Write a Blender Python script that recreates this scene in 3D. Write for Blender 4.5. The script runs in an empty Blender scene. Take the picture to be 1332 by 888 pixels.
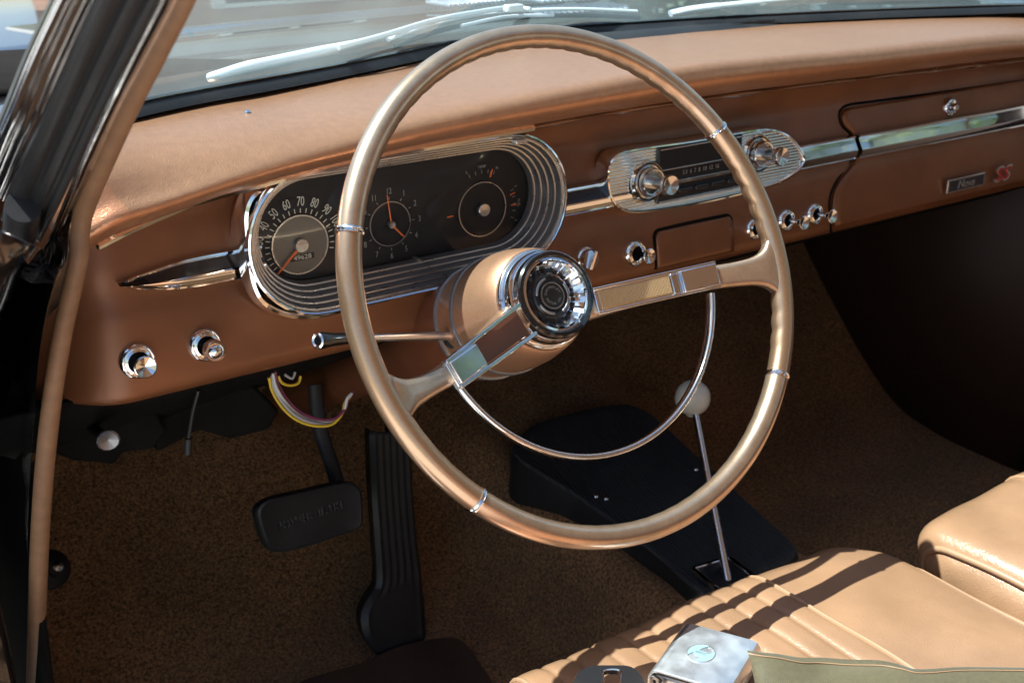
import bpy, bmesh, math, random
import numpy as np
from mathutils import Vector, Matrix
random.seed(7)
PI=math.pi
C=bpy.context.scene.collection
sc=bpy.context.scene
# ---------------------------------------------------------------- camera model (metres, origin = steering wheel centre, X right, Y forward, Z up)
FPX=1500.0; YAW,PIT,ROL=0.58482754,0.38515867,-0.00988308
CAM=Vector((-0.51012034,-0.66377201,0.28814827)); TILT=0.49468828
Fv=Vector((math.sin(YAW)*math.cos(PIT),math.cos(YAW)*math.cos(PIT),-math.sin(PIT)))
R0=Vector((math.cos(YAW),-math.sin(YAW),0)); U0=R0.cross(Fv)
Rv=R0*math.cos(ROL)+U0*math.sin(ROL); Uv=-R0*math.sin(ROL)+U0*math.cos(ROL)
def ray(x,y): return Fv+Rv*((x-666)/FPX)-Uv*((y-444)/FPX)
def atY(x,y,Y): d=ray(x,y); return CAM+d*((Y-CAM.y)/d.y)
def atZ(x,y,Z): d=ray(x,y); return CAM+d*((Z-CAM.z)/d.z)
def atX(x,y,X): d=ray(x,y); return CAM+d*((X-CAM.x)/d.x)
def depth(p): return (p-CAM).dot(Fv)
def lin(t,pts):
    if t<=pts[0][0]: return pts[0][1]
    for (a,b),(c,d) in zip(pts,pts[1:]):
        if t<=c: return b+(d-b)*(t-a)/(c-a)
    return pts[-1][1]
def smo(t,pts):            # monotone-ish cubic (Catmull-Rom) interpolation
    n=len(pts)
    if t<=pts[0][0]: return pts[0][1]
    if t>=pts[-1][0]: return pts[-1][1]
    for i in range(n-1):
        x0,y0=pts[i];x1,y1=pts[i+1]
        if t<=x1:
            h=x1-x0;u=(t-x0)/h
            m0=(y1-pts[i-1][1])/(x1-pts[i-1][0]) if i>0 else (y1-y0)/h
            m1=(pts[i+2][1]-y0)/(pts[i+2][0]-x0) if i<n-2 else (y1-y0)/h
            return (2*u**3-3*u*u+1)*y0+(u**3-2*u*u+u)*h*m0+(-2*u**3+3*u*u)*y1+(u**3-u*u)*h*m1
def crv(pts,n):            # resample a polyline of Vectors smoothly, evenly by chord
    P=[Vector(p) for p in pts]; s=[0]
    for a,b in zip(P,P[1:]): s.append(s[-1]+max((b-a).length,1e-9))
    ch=[[(s[i],P[i][k]) for i in range(len(P))] for k in range(3)]
    return [Vector([smo(s[-1]*i/(n-1),ch[k]) for k in range(3)]) for i in range(n)]
# ---------------------------------------------------------------- materials
def mat(name,col,rough=.5,metal=0,coat=0,bump=None,spec=.5,var=None,cr=.05,sheen=0,trans=0,dirt=None):
    m=bpy.data.materials.new(name); m.use_nodes=True; nt=m.node_tree; N=nt.nodes; L=nt.links
    b=N['Principled BSDF']; b.inputs['Base Color'].default_value=(*col,1); b.inputs['Roughness'].default_value=rough
    b.inputs['Metallic'].default_value=metal; b.inputs['Coat Weight'].default_value=coat; b.inputs['Coat Roughness'].default_value=cr
    b.inputs['Specular IOR Level'].default_value=spec
    if sheen: b.inputs['Sheen Weight'].default_value=sheen
    tc=N.new('ShaderNodeTexCoord')
    def noise(scale,det=3):
        n=N.new('ShaderNodeTexNoise'); n.inputs['Scale'].default_value=scale; n.inputs['Detail'].default_value=det
        L.new(tc.outputs['Object'],n.inputs['Vector']); return n
    if var:                 # (scale, amount) colour variation
        n=noise(var[0],4); r=N.new('ShaderNodeValToRGB')
        a=var[1]; r.color_ramp.elements[0].position=.3; r.color_ramp.elements[1].position=.7
        r.color_ramp.elements[0].color=(*[c*(1-a) for c in col],1); r.color_ramp.elements[1].color=(*[min(1,c*(1+a)) for c in col],1)
        L.new(n.outputs['Fac'],r.inputs['Fac']); L.new(r.outputs['Color'],b.inputs['Base Color'])
    if bump:                # (kind, scale, strength, distance)
        k,s,st,di=bump
        if k=='noise': t=noise(s,3); o=t.outputs['Fac']
        elif k=='grain':
            t=N.new('ShaderNodeTexVoronoi'); t.feature='DISTANCE_TO_EDGE'; t.inputs['Scale'].default_value=s
            w=noise(s*.35,2); mx=N.new('ShaderNodeMixRGB'); mx.inputs['Fac'].default_value=.015
            L.new(tc.outputs['Object'],mx.inputs['Color1']); L.new(w.outputs['Color'],mx.inputs['Color2'])
            L.new(mx.outputs['Color'],t.inputs['Vector']); o=t.outputs['Distance']
        else:               # ribs along an axis
            t=N.new('ShaderNodeTexWave'); t.bands_direction=k; t.inputs['Scale'].default_value=s; t.inputs['Distortion'].default_value=0
            L.new(tc.outputs['Object'],t.inputs['Vector']); o=t.outputs['Fac']
        bp=N.new('ShaderNodeBump'); bp.inputs['Strength'].default_value=st; bp.inputs['Distance'].default_value=di
        L.new(o,bp.inputs['Height']); L.new(bp.outputs['Normal'],b.inputs['Normal'])
    if dirt:                # roughness break-up (scale, lo, hi)
        n=noise(dirt[0],5); mr=N.new('ShaderNodeMapRange'); mr.inputs['From Min'].default_value=.35; mr.inputs['From Max'].default_value=.7
        mr.inputs['To Min'].default_value=dirt[1]; mr.inputs['To Max'].default_value=dirt[2]
        L.new(n.outputs['Fac'],mr.inputs['Value']); L.new(mr.outputs['Result'],b.inputs['Roughness'])
    return m
M={}
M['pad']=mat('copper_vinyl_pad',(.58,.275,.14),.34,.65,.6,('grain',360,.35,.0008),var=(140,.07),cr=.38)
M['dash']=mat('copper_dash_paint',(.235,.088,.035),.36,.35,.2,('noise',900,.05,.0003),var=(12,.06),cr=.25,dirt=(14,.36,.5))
M['wheel']=mat('bronze_wheel_enamel',(.68,.465,.31),.29,.82,1.0,('noise',500,.03,.0001),var=(500,.05),cr=.1)
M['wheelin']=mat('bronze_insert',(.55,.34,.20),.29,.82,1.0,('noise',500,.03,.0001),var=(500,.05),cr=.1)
M['hub']=mat('gold_bell_paint',(.60,.32,.185),.36,.65,.5,None,var=(900,.10),cr=.12,dirt=(25,.34,.44))
M['jacket']=mat('shaded_copper_jacket',(.22,.075,.035),.42,.3,.2,None,var=(30,.1),cr=.2)  # copper with the shade on the column put into its base colour
M['insert']=mat('gold_textured_insert',(.72,.47,.24),.34,.8,0,('Z',260,.0,.001),var=(1500,.25))
M['chrome']=mat('chrome',(.86,.87,.88),.06,1,0,dirt=(40,.03,.12))
M['chrome2']=mat('worn_chrome',(.72,.72,.71),.16,1,0,('noise',160,.12,.0008),dirt=(60,.08,.3))
M['alu']=mat('brushed_bezel',(.55,.55,.54),.33,1,0,dirt=(80,.25,.4))
M['alud']=mat('grey_bezel_groove',(.30,.30,.31),.42,.8)
M['ribchrome']=mat('ribbed_chrome_plate',(.86,.86,.82),.2,1,0,('Z',95,.6,.001))
M['black']=mat('black_rubber',(.018,.019,.021),.5,0,0,('noise',120,.25,.001),dirt=(18,.35,.65))
M['rib']=mat('ribbed_black_rubber',(.05,.052,.056),.4,0,0,('X',70,.9,.003),dirt=(25,.45,.7))
M['padrub']=mat('pedal_rubber',(.016,.017,.018),.5,0,0,('noise',300,.2,.0006),dirt=(25,.4,.65))
M['gloss']=mat('black_gloss_paint',(.006,.006,.007),.16,0,1,None,cr=.02)
M['hood']=mat('black_hood_enamel',(.007,.007,.008),.2,0,1,('noise',1.6,.25,.02),cr=.015)
M['dial']=mat('dial_black',(.008,.008,.009),.6,0,0,('noise',300,.05,.0003))
M['dialgrey']=mat('dial_centre',(.15,.14,.12),.35,.3,0)
M['radioblk']=mat('radio_window_black',(.02,.02,.022),.22,0,.3)
M['ivory']=mat('numeral_ivory',(.62,.62,.52),.6)
M['numdim']=mat('numeral_grey',(.26,.26,.23),.6)
M['orange']=mat('needle_orange',(.85,.16,.03),.45)
M['red']=mat('red_enamel',(.55,.02,.015),.4,0,.3)
M['ball']=mat('ivory_ball',(.86,.82,.68),.22,0,.6,var=(60,.06))
M['carpet']=mat('loop_pile_carpet',(.38,.20,.082),.95,0,0,('noise',420,1.0,.006),spec=.1,var=(300,.75),sheen=.15)
M['mat']=mat('heel_pad_vinyl',(.07,.038,.026),.6,0,0,('noise',220,.3,.001),var=(20,.2))
M['seat']=mat('tan_seat_vinyl',(.42,.222,.118),.33,.05,.7,('grain',340,.38,.0009),var=(14,.12),cr=.24,dirt=(22,.3,.44))
M['piping']=mat('tan_piping',(.44,.25,.14),.35,0,.2,None)
M['lace']=mat('tan_windlace',(.22,.115,.058),.6,0,0,('noise',350,.3,.0008),var=(90,.12))
M['web']=mat('olive_webbing',(.105,.08,.034),.6,0,0,('X',210,.35,.0006),var=(300,.15),sheen=.2)
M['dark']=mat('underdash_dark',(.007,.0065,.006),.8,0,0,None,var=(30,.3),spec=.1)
M['felt']=mat('headliner',(.25,.14,.08),.9)
M['trim']=mat('door_trim_vinyl',(.05,.027,.019),.5)
for k,c in (('wy',(.62,.42,.03)),('wg',(.35,.35,.35)),('wp',(.16,.03,.07)),('ww',(.5,.5,.48))): M[k]=mat('wire_'+k,c,.4)
M['wiper']=mat('silver_wiper_paint',(.8,.82,.83),.35,.4)
M['bucklem']=mat('sunlit_chrome_plate',(.93,.94,.96),.44,1,.3,dirt=(60,.38,.5))
M['logo']=mat('logo_blue_enamel',(.45,.62,.66),.4,.5)
M['silver']=mat('satin_silver',(.85,.86,.87),.36,1,0,dirt=(60,.3,.42))
M['brick']=mat('brick_wall',(.34,.2,.14),.85,var=(3,.2))
M['white']=mat('white_trim_paint',(.78,.78,.76),.6)
M['roofing']=mat('roof_shingle',(.10,.085,.075),.9,var=(6,.3))
M['conc']=mat('pale_concrete',(.6,.59,.56),.85,0,0,('noise',30,.3,.01),var=(1.5,.12))
M['grass']=mat('lawn_grass',(.12,.15,.08),.9,0,0,('noise',40,.8,.05),var=(6,.35))
M['leaf']=mat('leaf_green',(.055,.095,.035),.55,var=(3,.4))
M['bark']=mat('bark',(.10,.07,.05),.9,var=(5,.3))
M['pane']=mat('window_pane_dark',(.03,.035,.04),.08)
def glassmat(name,col,mixr=1.0,rough=0.0,ior=1.5):
    m=bpy.data.materials.new(name); m.use_nodes=True; nt=m.node_tree; N=nt.nodes; L=nt.links
    for n in list(N):
        if n.type!='OUTPUT_MATERIAL': N.remove(n)
    out=[n for n in N if n.type=='OUTPUT_MATERIAL'][0]
    t=N.new('ShaderNodeBsdfTransparent'); t.inputs['Color'].default_value=(*col,1)
    g=N.new('ShaderNodeBsdfGlossy'); g.inputs['Roughness'].default_value=rough
    f=N.new('ShaderNodeFresnel'); gm=N.new('ShaderNodeNewGeometry'); mr=N.new('ShaderNodeMapRange')
    mr.inputs['To Min'].default_value=ior; mr.inputs['To Max'].default_value=1/ior; L.new(gm.outputs['Backfacing'],mr.inputs['Value']); L.new(mr.outputs['Result'],f.inputs['IOR'])
    mm=N.new('ShaderNodeMath'); mm.operation='MULTIPLY'; mm.inputs[1].default_value=mixr
    L.new(f.outputs['Fac'],mm.inputs[0])
    x=N.new('ShaderNodeMixShader'); L.new(mm.outputs[0],x.inputs['Fac']); L.new(t.outputs[0],x.inputs[1]); L.new(g.outputs[0],x.inputs[2]); L.new(x.outputs[0],out.inputs['Surface'])
    return m
M['glass']=glassmat('windshield_glass',(.80,.95,.98),1.4)
def dust_haze(m,col,lo,hi):      # dust film, its pale cyan colour painting bright haze into the glass
    nt=m.node_tree;N=nt.nodes;L=nt.links; out=[n for n in N if n.type=='OUTPUT_MATERIAL'][0]; src=out.inputs['Surface'].links[0].from_socket
    d=N.new('ShaderNodeBsdfDiffuse'); d.inputs['Color'].default_value=(*col,1); t=N.new('ShaderNodeBsdfTranslucent'); t.inputs['Color'].default_value=(*col,1)
    a=N.new('ShaderNodeMixShader'); L.new(d.outputs[0],a.inputs[1]); L.new(t.outputs[0],a.inputs[2])
    tc=N.new('ShaderNodeTexCoord'); n=N.new('ShaderNodeTexNoise'); n.inputs['Scale'].default_value=7; n.inputs['Detail'].default_value=6; L.new(tc.outputs['Object'],n.inputs['Vector'])
    mr=N.new('ShaderNodeMapRange'); mr.inputs['From Min'].default_value=.35; mr.inputs['From Max'].default_value=.7; mr.inputs['To Min'].default_value=lo; mr.inputs['To Max'].default_value=hi; L.new(n.outputs['Fac'],mr.inputs['Value'])
    x=N.new('ShaderNodeMixShader'); L.new(mr.outputs['Result'],x.inputs['Fac']); L.new(src,x.inputs[1]); L.new(a.outputs[0],x.inputs[2]); L.new(x.outputs[0],out.inputs['Surface'])
dust_haze(M['glass'],(.62,.88,.95),.07,.14)
M['lens']=glassmat('gauge_lens',(.95,.95,.95),.3,.02)
def patchy(m,scale,lo):      # low frequency wear over the base colour
    nt=m.node_tree;N=nt.nodes;L=nt.links; b=N['Principled BSDF']; src=b.inputs['Base Color'].links[0].from_socket
    tc=N.new('ShaderNodeTexCoord'); n=N.new('ShaderNodeTexNoise'); n.inputs['Scale'].default_value=scale; n.inputs['Detail'].default_value=4; L.new(tc.outputs['Object'],n.inputs['Vector'])
    r=N.new('ShaderNodeValToRGB'); r.color_ramp.elements[0].position=.35; r.color_ramp.elements[1].position=.68; r.color_ramp.elements[0].color=(lo,lo,lo,1)
    L.new(n.outputs['Fac'],r.inputs['Fac']); mx=N.new('ShaderNodeMixRGB'); mx.blend_type='MULTIPLY'; mx.inputs['Fac'].default_value=1
    L.new(src,mx.inputs['Color1']); L.new(r.outputs['Color'],mx.inputs['Color2']); L.new(mx.outputs['Color'],b.inputs['Base Color'])
patchy(M['carpet'],7,.65); patchy(M['dash'],25,.86); patchy(M['seat'],18,.85); patchy(M['wheel'],60,.82)
# ---------------------------------------------------------------- object helpers
def obj(name,verts,faces,m,parent=None,smooth=True,bevel=0,solid=0,subs=0,auto=40):
    me=bpy.data.meshes.new(name); me.from_pydata([tuple(v) for v in verts],[],faces); me.validate()
    bm=bmesh.new(); bm.from_mesh(me); bmesh.ops.recalc_face_normals(bm,faces=bm.faces); bm.to_mesh(me); bm.free()
    return fin(name,me,m,parent,smooth,bevel,solid,subs,auto)
def fin(name,me,m,parent=None,smooth=True,bevel=0,solid=0,subs=0,auto=40):
    o=bpy.data.objects.new(name,me); C.objects.link(o)
    if m: me.materials.append(M[m] if isinstance(m,str) else m)
    if smooth:
        me.polygons.foreach_set('use_smooth',[True]*len(me.polygons))
        try: me.set_sharp_from_angle(angle=math.radians(auto))
        except Exception: pass
    if solid:
        s=o.modifiers.new('s','SOLIDIFY'); s.thickness=solid; s.offset=0
    if bevel:
        b=o.modifiers.new('b','BEVEL'); b.width=bevel; b.segments=3; b.limit_method='ANGLE'; b.angle_limit=math.radians(35)
    if subs:
        s=o.modifiers.new('ss','SUBSURF'); s.levels=s.render_levels=subs
    if parent: o.parent=parent
    return o
def tag(o,label=None,cat=None,group=None,kind=None):
    if label: o['label']=label
    if cat: o['category']=cat
    if group: o['group']=group
    if kind: o['kind']=kind
    return o
def empty(name,loc,label,cat,group=None,rot=None):
    o=bpy.data.objects.new(name,None); C.objects.link(o); o.empty_display_size=.02
    M4=Matrix.Translation(Vector(loc))@(rot.to_4x4() if rot else Matrix.Identity(4)); o.matrix_world=M4
    o['_inv']=0; del o['_inv']; INV[o.name]=M4.inverted(); return tag(o,label,cat,group)
INV={}
def loc(parent,v):          # world -> parent's frame
    p=parent; 
    while p is not None and p.name not in INV: p=p.parent
    return INV[p.name]@Vector(v) if p else Vector(v)
class MB:
    def __init__(s): s.v=[];s.f=[]
    def add(s,vs,fs):
        n=len(s.v); s.v+= [Vector(v) for v in vs]; s.f+=[tuple(i+n for i in f) for f in fs]; return s
    def box(s,c,sx,sy,sz,R=None):
        R=R or Matrix.Identity(3); c=Vector(c)
        vs=[c+R@Vector((a*sx/2,b*sy/2,d*sz/2)) for a in(-1,1) for b in(-1,1) for d in(-1,1)]
        return s.add(vs,[(0,1,3,2),(4,6,7,5),(0,4,5,1),(2,3,7,6),(0,2,6,4),(1,5,7,3)])
    def grid(s,rows,closeu=False,closev=False):   # rows: list of lists of points
        m=len(rows);n=len(rows[0]);vs=[p for r in rows for p in r];fs=[]
        for i in range(m if closeu else m-1):
            for j in range(n if closev else n-1):
                a=i*n+j;b=i*n+(j+1)%n;c=((i+1)%m)*n+(j+1)%n;d=((i+1)%m)*n+j
                fs.append((a,b,c,d))
        return s.add(vs,fs)
    def tube(s,path,r,seg=14,closed=False,cap=True,flat=None,up=None):
        P=[Vector(p) for p in path];n=len(P);rr=r if isinstance(r,(list,tuple)) else [r]*n
        rows=[];prev=None
        for i in range(n):
            if closed: T=(P[(i+1)%n]-P[i-1]).normalized()
            else: T=(P[min(i+1,n-1)]-P[max(i-1,0)]).normalized()
            if up is not None: u=Vector(up)-T*T.dot(Vector(up)); u.normalize()
            elif prev is None:
                a=Vector((0,0,1)) if abs(T.z)<.9 else Vector((1,0,0)); u=(a-T*T.dot(a)).normalized()
            else: u=(prev-T*T.dot(prev)).normalized()
            prev=u; w=T.cross(u); fl=flat or 1
            rows.append([P[i]+u*(rr[i]*math.cos(2*PI*k/seg))*fl+w*(rr[i]*math.sin(2*PI*k/seg)) for k in range(seg)])
        s.grid(rows,closed,True)
        if cap and not closed:
            b=len(s.v); s.f.append(tuple(range(b-seg,b))); s.f.append(tuple(range(b-n*seg,b-n*seg+seg))[::-1])
        return s
    def lathe(s,prof,seg=48,o=(0,0,0),ax=(0,0,1),flute=None):  # prof: list of (r, h) along axis
        ax=Vector(ax).normalized(); a=Vector((1,0,0)) if abs(ax.x)<.9 else Vector((0,1,0)); u=(a-ax*a.dot(ax)).normalized(); w=ax.cross(u); o=Vector(o)
        rows=[]
        for (r,h) in prof:
            row=[]
            for k in range(seg):
                rr=r*(1+(flute[1] if flute and (k//flute[0])%2 else 0)); th=2*PI*k/seg
                row.append(o+ax*h+u*(rr*math.cos(th))+w*(rr*math.sin(th)))
            rows.append(row)
        s.grid(rows,False,True)
        return s
    def sweepsec(s,path,secs,cap=True):   # explicit sections
        s.grid(secs,False,True)
        if cap:
            n=len(secs[0]);b=len(s.v); s.f.append(tuple(range(b-n,b))); s.f.append(tuple(range(b-len(secs)*n,b-len(secs)*n+n))[::-1])
        return s
    def prism(s,poly,d):    # poly: list of points, extruded by vector d
        n=len(poly);d=Vector(d);vs=[Vector(p) for p in poly]+[Vector(p)+d for p in poly]
        return s.add(vs,[tuple(range(n)),tuple(range(2*n-1,n-1,-1))]+[(i,(i+1)%n,n+(i+1)%n,n+i) for i in range(n)])
    def build(s,name,m,parent=None,world=True,**k):
        vs=s.v
        if parent and world: vs=[loc(parent,v) for v in vs]
        return obj(name,vs,s.f,m,parent,**k)
def text_obj(name,txt,size,m,mw,parent=None,ext=.0002,sx=1,shear=0,align='CENTER'):
    cu=bpy.data.curves.new(name,'FONT'); cu.body=txt; cu.size=size; cu.extrude=ext; cu.align_x=align; cu.align_y='CENTER'; cu.shear=shear
    cu.resolution_u=3
    t=bpy.data.objects.new(name+'_tmp',cu); C.objects.link(t); dg=bpy.context.evaluated_depsgraph_get(); dg.update()
    me=bpy.data.meshes.new_from_object(t.evaluated_get(dg)); bpy.data.objects.remove(t); bpy.data.curves.remove(cu)
    vs=[mw@Vector((v.co.x*sx,v.co.y,v.co.z)) for v in me.vertices]
    fs=[tuple(p.vertices) for p in me.polygons]; bpy.data.meshes.remove(me)
    if parent==None: return vs,fs
    if parent=='raw': return vs,fs
    vs=[loc(parent,v) for v in vs]
    return obj(name,vs,fs,m,parent,smooth=False)
def faceM(p,right,up):      # matrix putting text XY onto right/up at p
    r=Vector(right).normalized(); u=Vector(up); u=(u-r*u.dot(r)).normalized(); n=r.cross(u)
    return Matrix(((r.x,u.x,n.x,p[0]),(r.y,u.y,n.y,p[1]),(r.z,u.z,n.z,p[2]),(0,0,0,1)))
# ================================================================ DASHBOARD
dash=empty('dashboard',(.33,.22,0),'long copper brown padded dashboard under the windshield with chrome trim strips and pull knobs','dashboard')
PROF=[(-.098,.2045),(-.092,.2025),(-.085,.203),(-.06,.2075),(-.035,.2135),(-.022,.220),(-.012,.2225),(.005,.2235),(.022,.228),(.045,.234),(.07,.227),(.09,.212)]
def fade(x): return 0
def panelY(x,z):
    y=smo(z,PROF)
    if x<-.295:             # end of the dash curls forward towards the door opening
        t=(-.295-x)/.05; y+=.032*max(0,t)**2.2
    # scooped channel round the spear tip flattens out to the left
    if x<-.20:
        t=min(1,(-.20-x)/.1); t=t*t*(3-2*t); y=y*(1-t*.55)+ (smo(z,[(-.1,.2045),(-.06,.2075),(0,.2165),(.05,.222),(.09,.216)])+(.032*max(0,(-.295-x)/.05)**2.2 if x<-.295 else 0))*t*.55
    return y
def onpanel(px,py,off=0):
    Y=.22
    for _ in range(12):
        p=atY(px,py,Y); Y=panelY(p.x,p.z)
    p=atY(px,py,Y); p.y-=off; return p
XS=[-.345+.006*i for i in range(90)]+[-.345+.54+.012*i for i in range(68)]
def dpad_zt(x): return smo(x,[(-.36,.044),(-.324,.054),(-.278,.063),(-.209,.072),(-.07,.078),(.08,.082),(.295,.085),(.5,.082),(.82,.076),(1.02,.055)])
rows=[]
zz=[.088-.0045*i for i in range(42)]
zz=[z for z in zz if z>-.094]+[-.096,-.0985]
for x in XS:
    r=[(x,panelY(x,z),z) for z in zz]
    yb=panelY(x,-.0985)
    r+=[(x,yb+.004,-.1035),(x,yb+.012,-.1055),(x,yb+.03,-.105),(x,yb+.05,-.095)]
    rows.append(r)
b=MB().grid(rows)
def instad(v): 
    dx=max(0,abs(v.x+.0405)-.0925); return math.hypot(dx,v.z-.0085)<.0605 and v.y<.26
b.f=[q for q in b.f if not all(instad(b.v[i]) for i in q)]      # opening for the instrument cluster
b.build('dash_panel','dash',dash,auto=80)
# left end return flange
r0=[];r1=[]
for z in zz+[-.1035]:
    y=panelY(-.345,z); r0.append((-.345,y,z)); r1.append((-.362,y+.03,z-.002))
MB().grid([r0,r1]).build('end_flange','dash',dash)
# ---- pad
def rearY(x): return smo(x,[(-.36,.12),(-.31,.18),(-.268,.22),(-.207,.257),(-.14,.292),(-.048,.318),(.07,.345),(.2,.354),(.357,.345),(.5,.335),(.64,.317),(.78,.285),(.91,.253),(1.02,.19)])
def fshift(x): return smo(x,[(-.36,-.046),(-.25,-.034),(-.15,-.016),(-.05,-.003),(.05,0),(1,0)])
def rollZ(x): return smo(x,[(-.345,.079),(-.31,.084),(-.287,.085),(-.2,.094),(-.12,.099),(0,.106),(.075,.1105),(.255,.118),(.47,.1135),(.79,.106),(1.02,.085)])
def padpt(x,v):
    zt=dpad_zt(x); zr=rollZ(x); yr=rearY(x); zrear=smo(x,[(-.35,.112),(-.28,.117),(.3,.1185),(.82,.118),(1.0,.115)]); f_=fshift(x)
    k=[(0,(.212,zt-.004)),(.07,(.196+f_,zt-.004)),(.14,(.180+f_,zt-.001)),(.24,(.166+f_,zt+(zr-zt)*.25)),(.36,(.160+f_,zt+(zr-zt)*.62)),(.47,(.168+f_,zr)),
       (.58,(.168+f_+(yr-.168-f_)*.18,zr+(zrear-zr)*.45)),(.72,(.168+f_+(yr-.168-f_)*.45,zr+(zrear-zr)*.8)),(.88,(.168+f_+(yr-.168-f_)*.8,zrear)),(1,(yr+.02,zrear+.001))]
    y=smo(v,[(a,c[0]) for a,c in k]); z=smo(v,[(a,c[1]) for a,c in k])
    return y,z
rows=[]
for i in range(150):
    x=-.333+i*(1.34/149)
    r=[]
    sh=0.0
    if x<-.31: sh=((-.31-x)/.023)**2*.012
    for j in range(57):
        y,z=padpt(x,j/56)
        cx=y; y=y+sh*(1-j/56)*1.0
        z-=sh*.5
        wob=.00012*math.sin(x*41+1)*math.sin(j*.21)+.00008*math.sin(x*97)
        r.append((x,y,z+wob))
    rows.append(r)
b=MB().grid(rows)
# closed left end: fan to a shrunken inner loop
e0=rows[0]; c0=Vector((-.345,.19,.082))
r2=[(Vector(p)*.8+c0*.2)+Vector((-.006,0,0)) for p in e0]; r3=[c0 for p in e0]
b.grid([e0,r2,[(Vector(p)*.3+c0*.7) for p in r2]])
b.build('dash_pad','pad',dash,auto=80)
# padded top continues under the glass as a dark defroster shelf
rows=[]
for i in range(60):
    x=-.33+i*(1.32/59); yr=rearY(x)
    zr=padpt(x,.93)[1]
    rows.append([(x,yr-.004,zr-.003),(x,yr+.02,zr+.004),(x,yr+.05,zr+.001)])
# chrome bead under the pad lip
def lipline(pxs,off):
    out=[]
    for p in pxs:
        q=atY(p[0],p[1],.19)
        for _ in range(6): q=atY(p[0],p[1],.188+fshift(q.x))
        out.append(Vector((q.x,.187+fshift(q.x),q.z)))
    return out
lip=crv(lipline([(125,318),(160,300),(200,282),(250,262),(310,245),(400,222),(500,200),(600,181),(690,165)],0),60)
b=MB()
rows=[[p+Vector((0,.002,.0036)),p+Vector((0,-.0045,.0030)),p+Vector((0,-.0070,.0004)),p+Vector((0,-.0058,-.0024)),p+Vector((0,.002,-.0034))] for p in lip]
b.grid(rows); 
a=rows[0]; b.add(a,[(0,1,2,3,4)])
b.build('pad_lip_trim','chrome',dash)
lip2=crv(lipline([(692,165),(800,146),(920,128),(1010,116),(1100,105),(1220,91),(1360,75)],0),60)
rows=[]
for i,p in enumerate(lip2):
    k=.75+.35*math.sin(i*.9)*math.sin(i*.23)
    rows.append([p+Vector((0,.004,.0022)),p+Vector((0,-.003,.0018*k)),p+Vector((0,-.005,0)),p+Vector((0,-.0035,-.0018*k)),p+Vector((0,.004,-.0022))])
MB().grid(rows).build('pad_lip_trim','chrome2',dash)
p=atY(146,308,.140); MB().lathe([(0,.0012),(.002,.001),(.0028,0)],16,p,(0,-1,0)).build('trim_screw','chrome',dash)
p=atZ(322,146,.115)
for _ in range(6):
    zz_=[padpt(p.x,v/60) for v in range(28,60)]; zz_=min(zz_,key=lambda q:abs(q[0]-p.y))[1]; p=atZ(322,146,zz_)
MB().lathe([(0,.002),(.002,.0016),(.003,0)],16,p,(0,0,1)).build('pad_stud','chrome',dash)
# ---- chrome strips (concave upper facet, convex lower facet, bright edges)
def strip(name,x0,x1,n,topf,botf,off,m='chrome',dp=.0042):
    rows=[];rd=[]
    for i in range(n):
        x=x0+(x1-x0)*i/(n-1); zt=topf(x); zb=botf(x); h=zt-zb; zm=zt-h*.52
        ys=panelY(x,(zt+zb)/2)-off
        rows.append([(x,ys+.006,zt+.0002),(x,ys-.001,zt),(x,ys-.0014,zt-h*.06),(x,ys+.0006,zt-h*.10),(x,ys-.0026,zt-h*.32),(x,ys-.0060,zm),
                     (x,ys-.0066,zm-h*.04),(x,ys-.0062,zm-h*.18),(x,ys-.0046,zb+h*.14),(x,ys-.0026,zb+h*.11),(x,ys-.0036,zb+h*.06),(x,ys-.001,zb),(x,ys+.006,zb-.0002)])
    b=MB().grid(rows); b.add(rows[0],[tuple(range(13))]); b.add(rows[-1],[tuple(range(13))])
    o_=b.build(name,m,dash,auto=30)
    if dp>.005: MB().grid([[Vector(r[3])+Vector((0,-.0006,-.0006)),Vector(r[4])+Vector((0,-.0006,0)),Vector(r[5])+Vector((0,-.0004,.0006))] for r in rows]).build('dark_reflection','radioblk',o_,auto=60)  # dark reflection of the upper chrome facet, laid on as a black strip
    return o_
tp=[onpanel(*q) for q in [(150,366),(190,351),(240,335),(322,320)]]; bt=[onpanel(*q) for q in [(150,369),(190,375),(240,374),(322,360)]]
TP=[(p.x,p.z) for p in tp];BT=[(p.x,p.z) for p in bt]
strip('chrome_spear',tp[0].x,TP[-1][0]+.01,40,lambda x:smo(x,TP),lambda x:smo(x,BT),.005,dp=.0085)
q=[onpanel(*k) for k in [(733,241),(733,279),(790,231),(790,266),(1045,184),(1045,215),(1107,176),(1107,206),(1332,137),(1332,164)]]
tz=(q[0].z+q[4].z+q[6].z+q[8].z)/4; bz=(q[1].z+q[5].z+q[7].z+q[9].z)/4
strip('chrome_strip',q[0].x-.01,q[2].x+.02,12,lambda x:tz,lambda x:bz,.0085,dp=.009)
seamx=q[6].x
strip('chrome_strip',q[4].x-.02,seamx-.0035,10,lambda x:tz,lambda x:bz,.0085)
strip('chrome_strip',seamx+.0015,1.0,60,lambda x:tz+.0004*math.sin(x*37),lambda x:bz,.0105)
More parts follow.
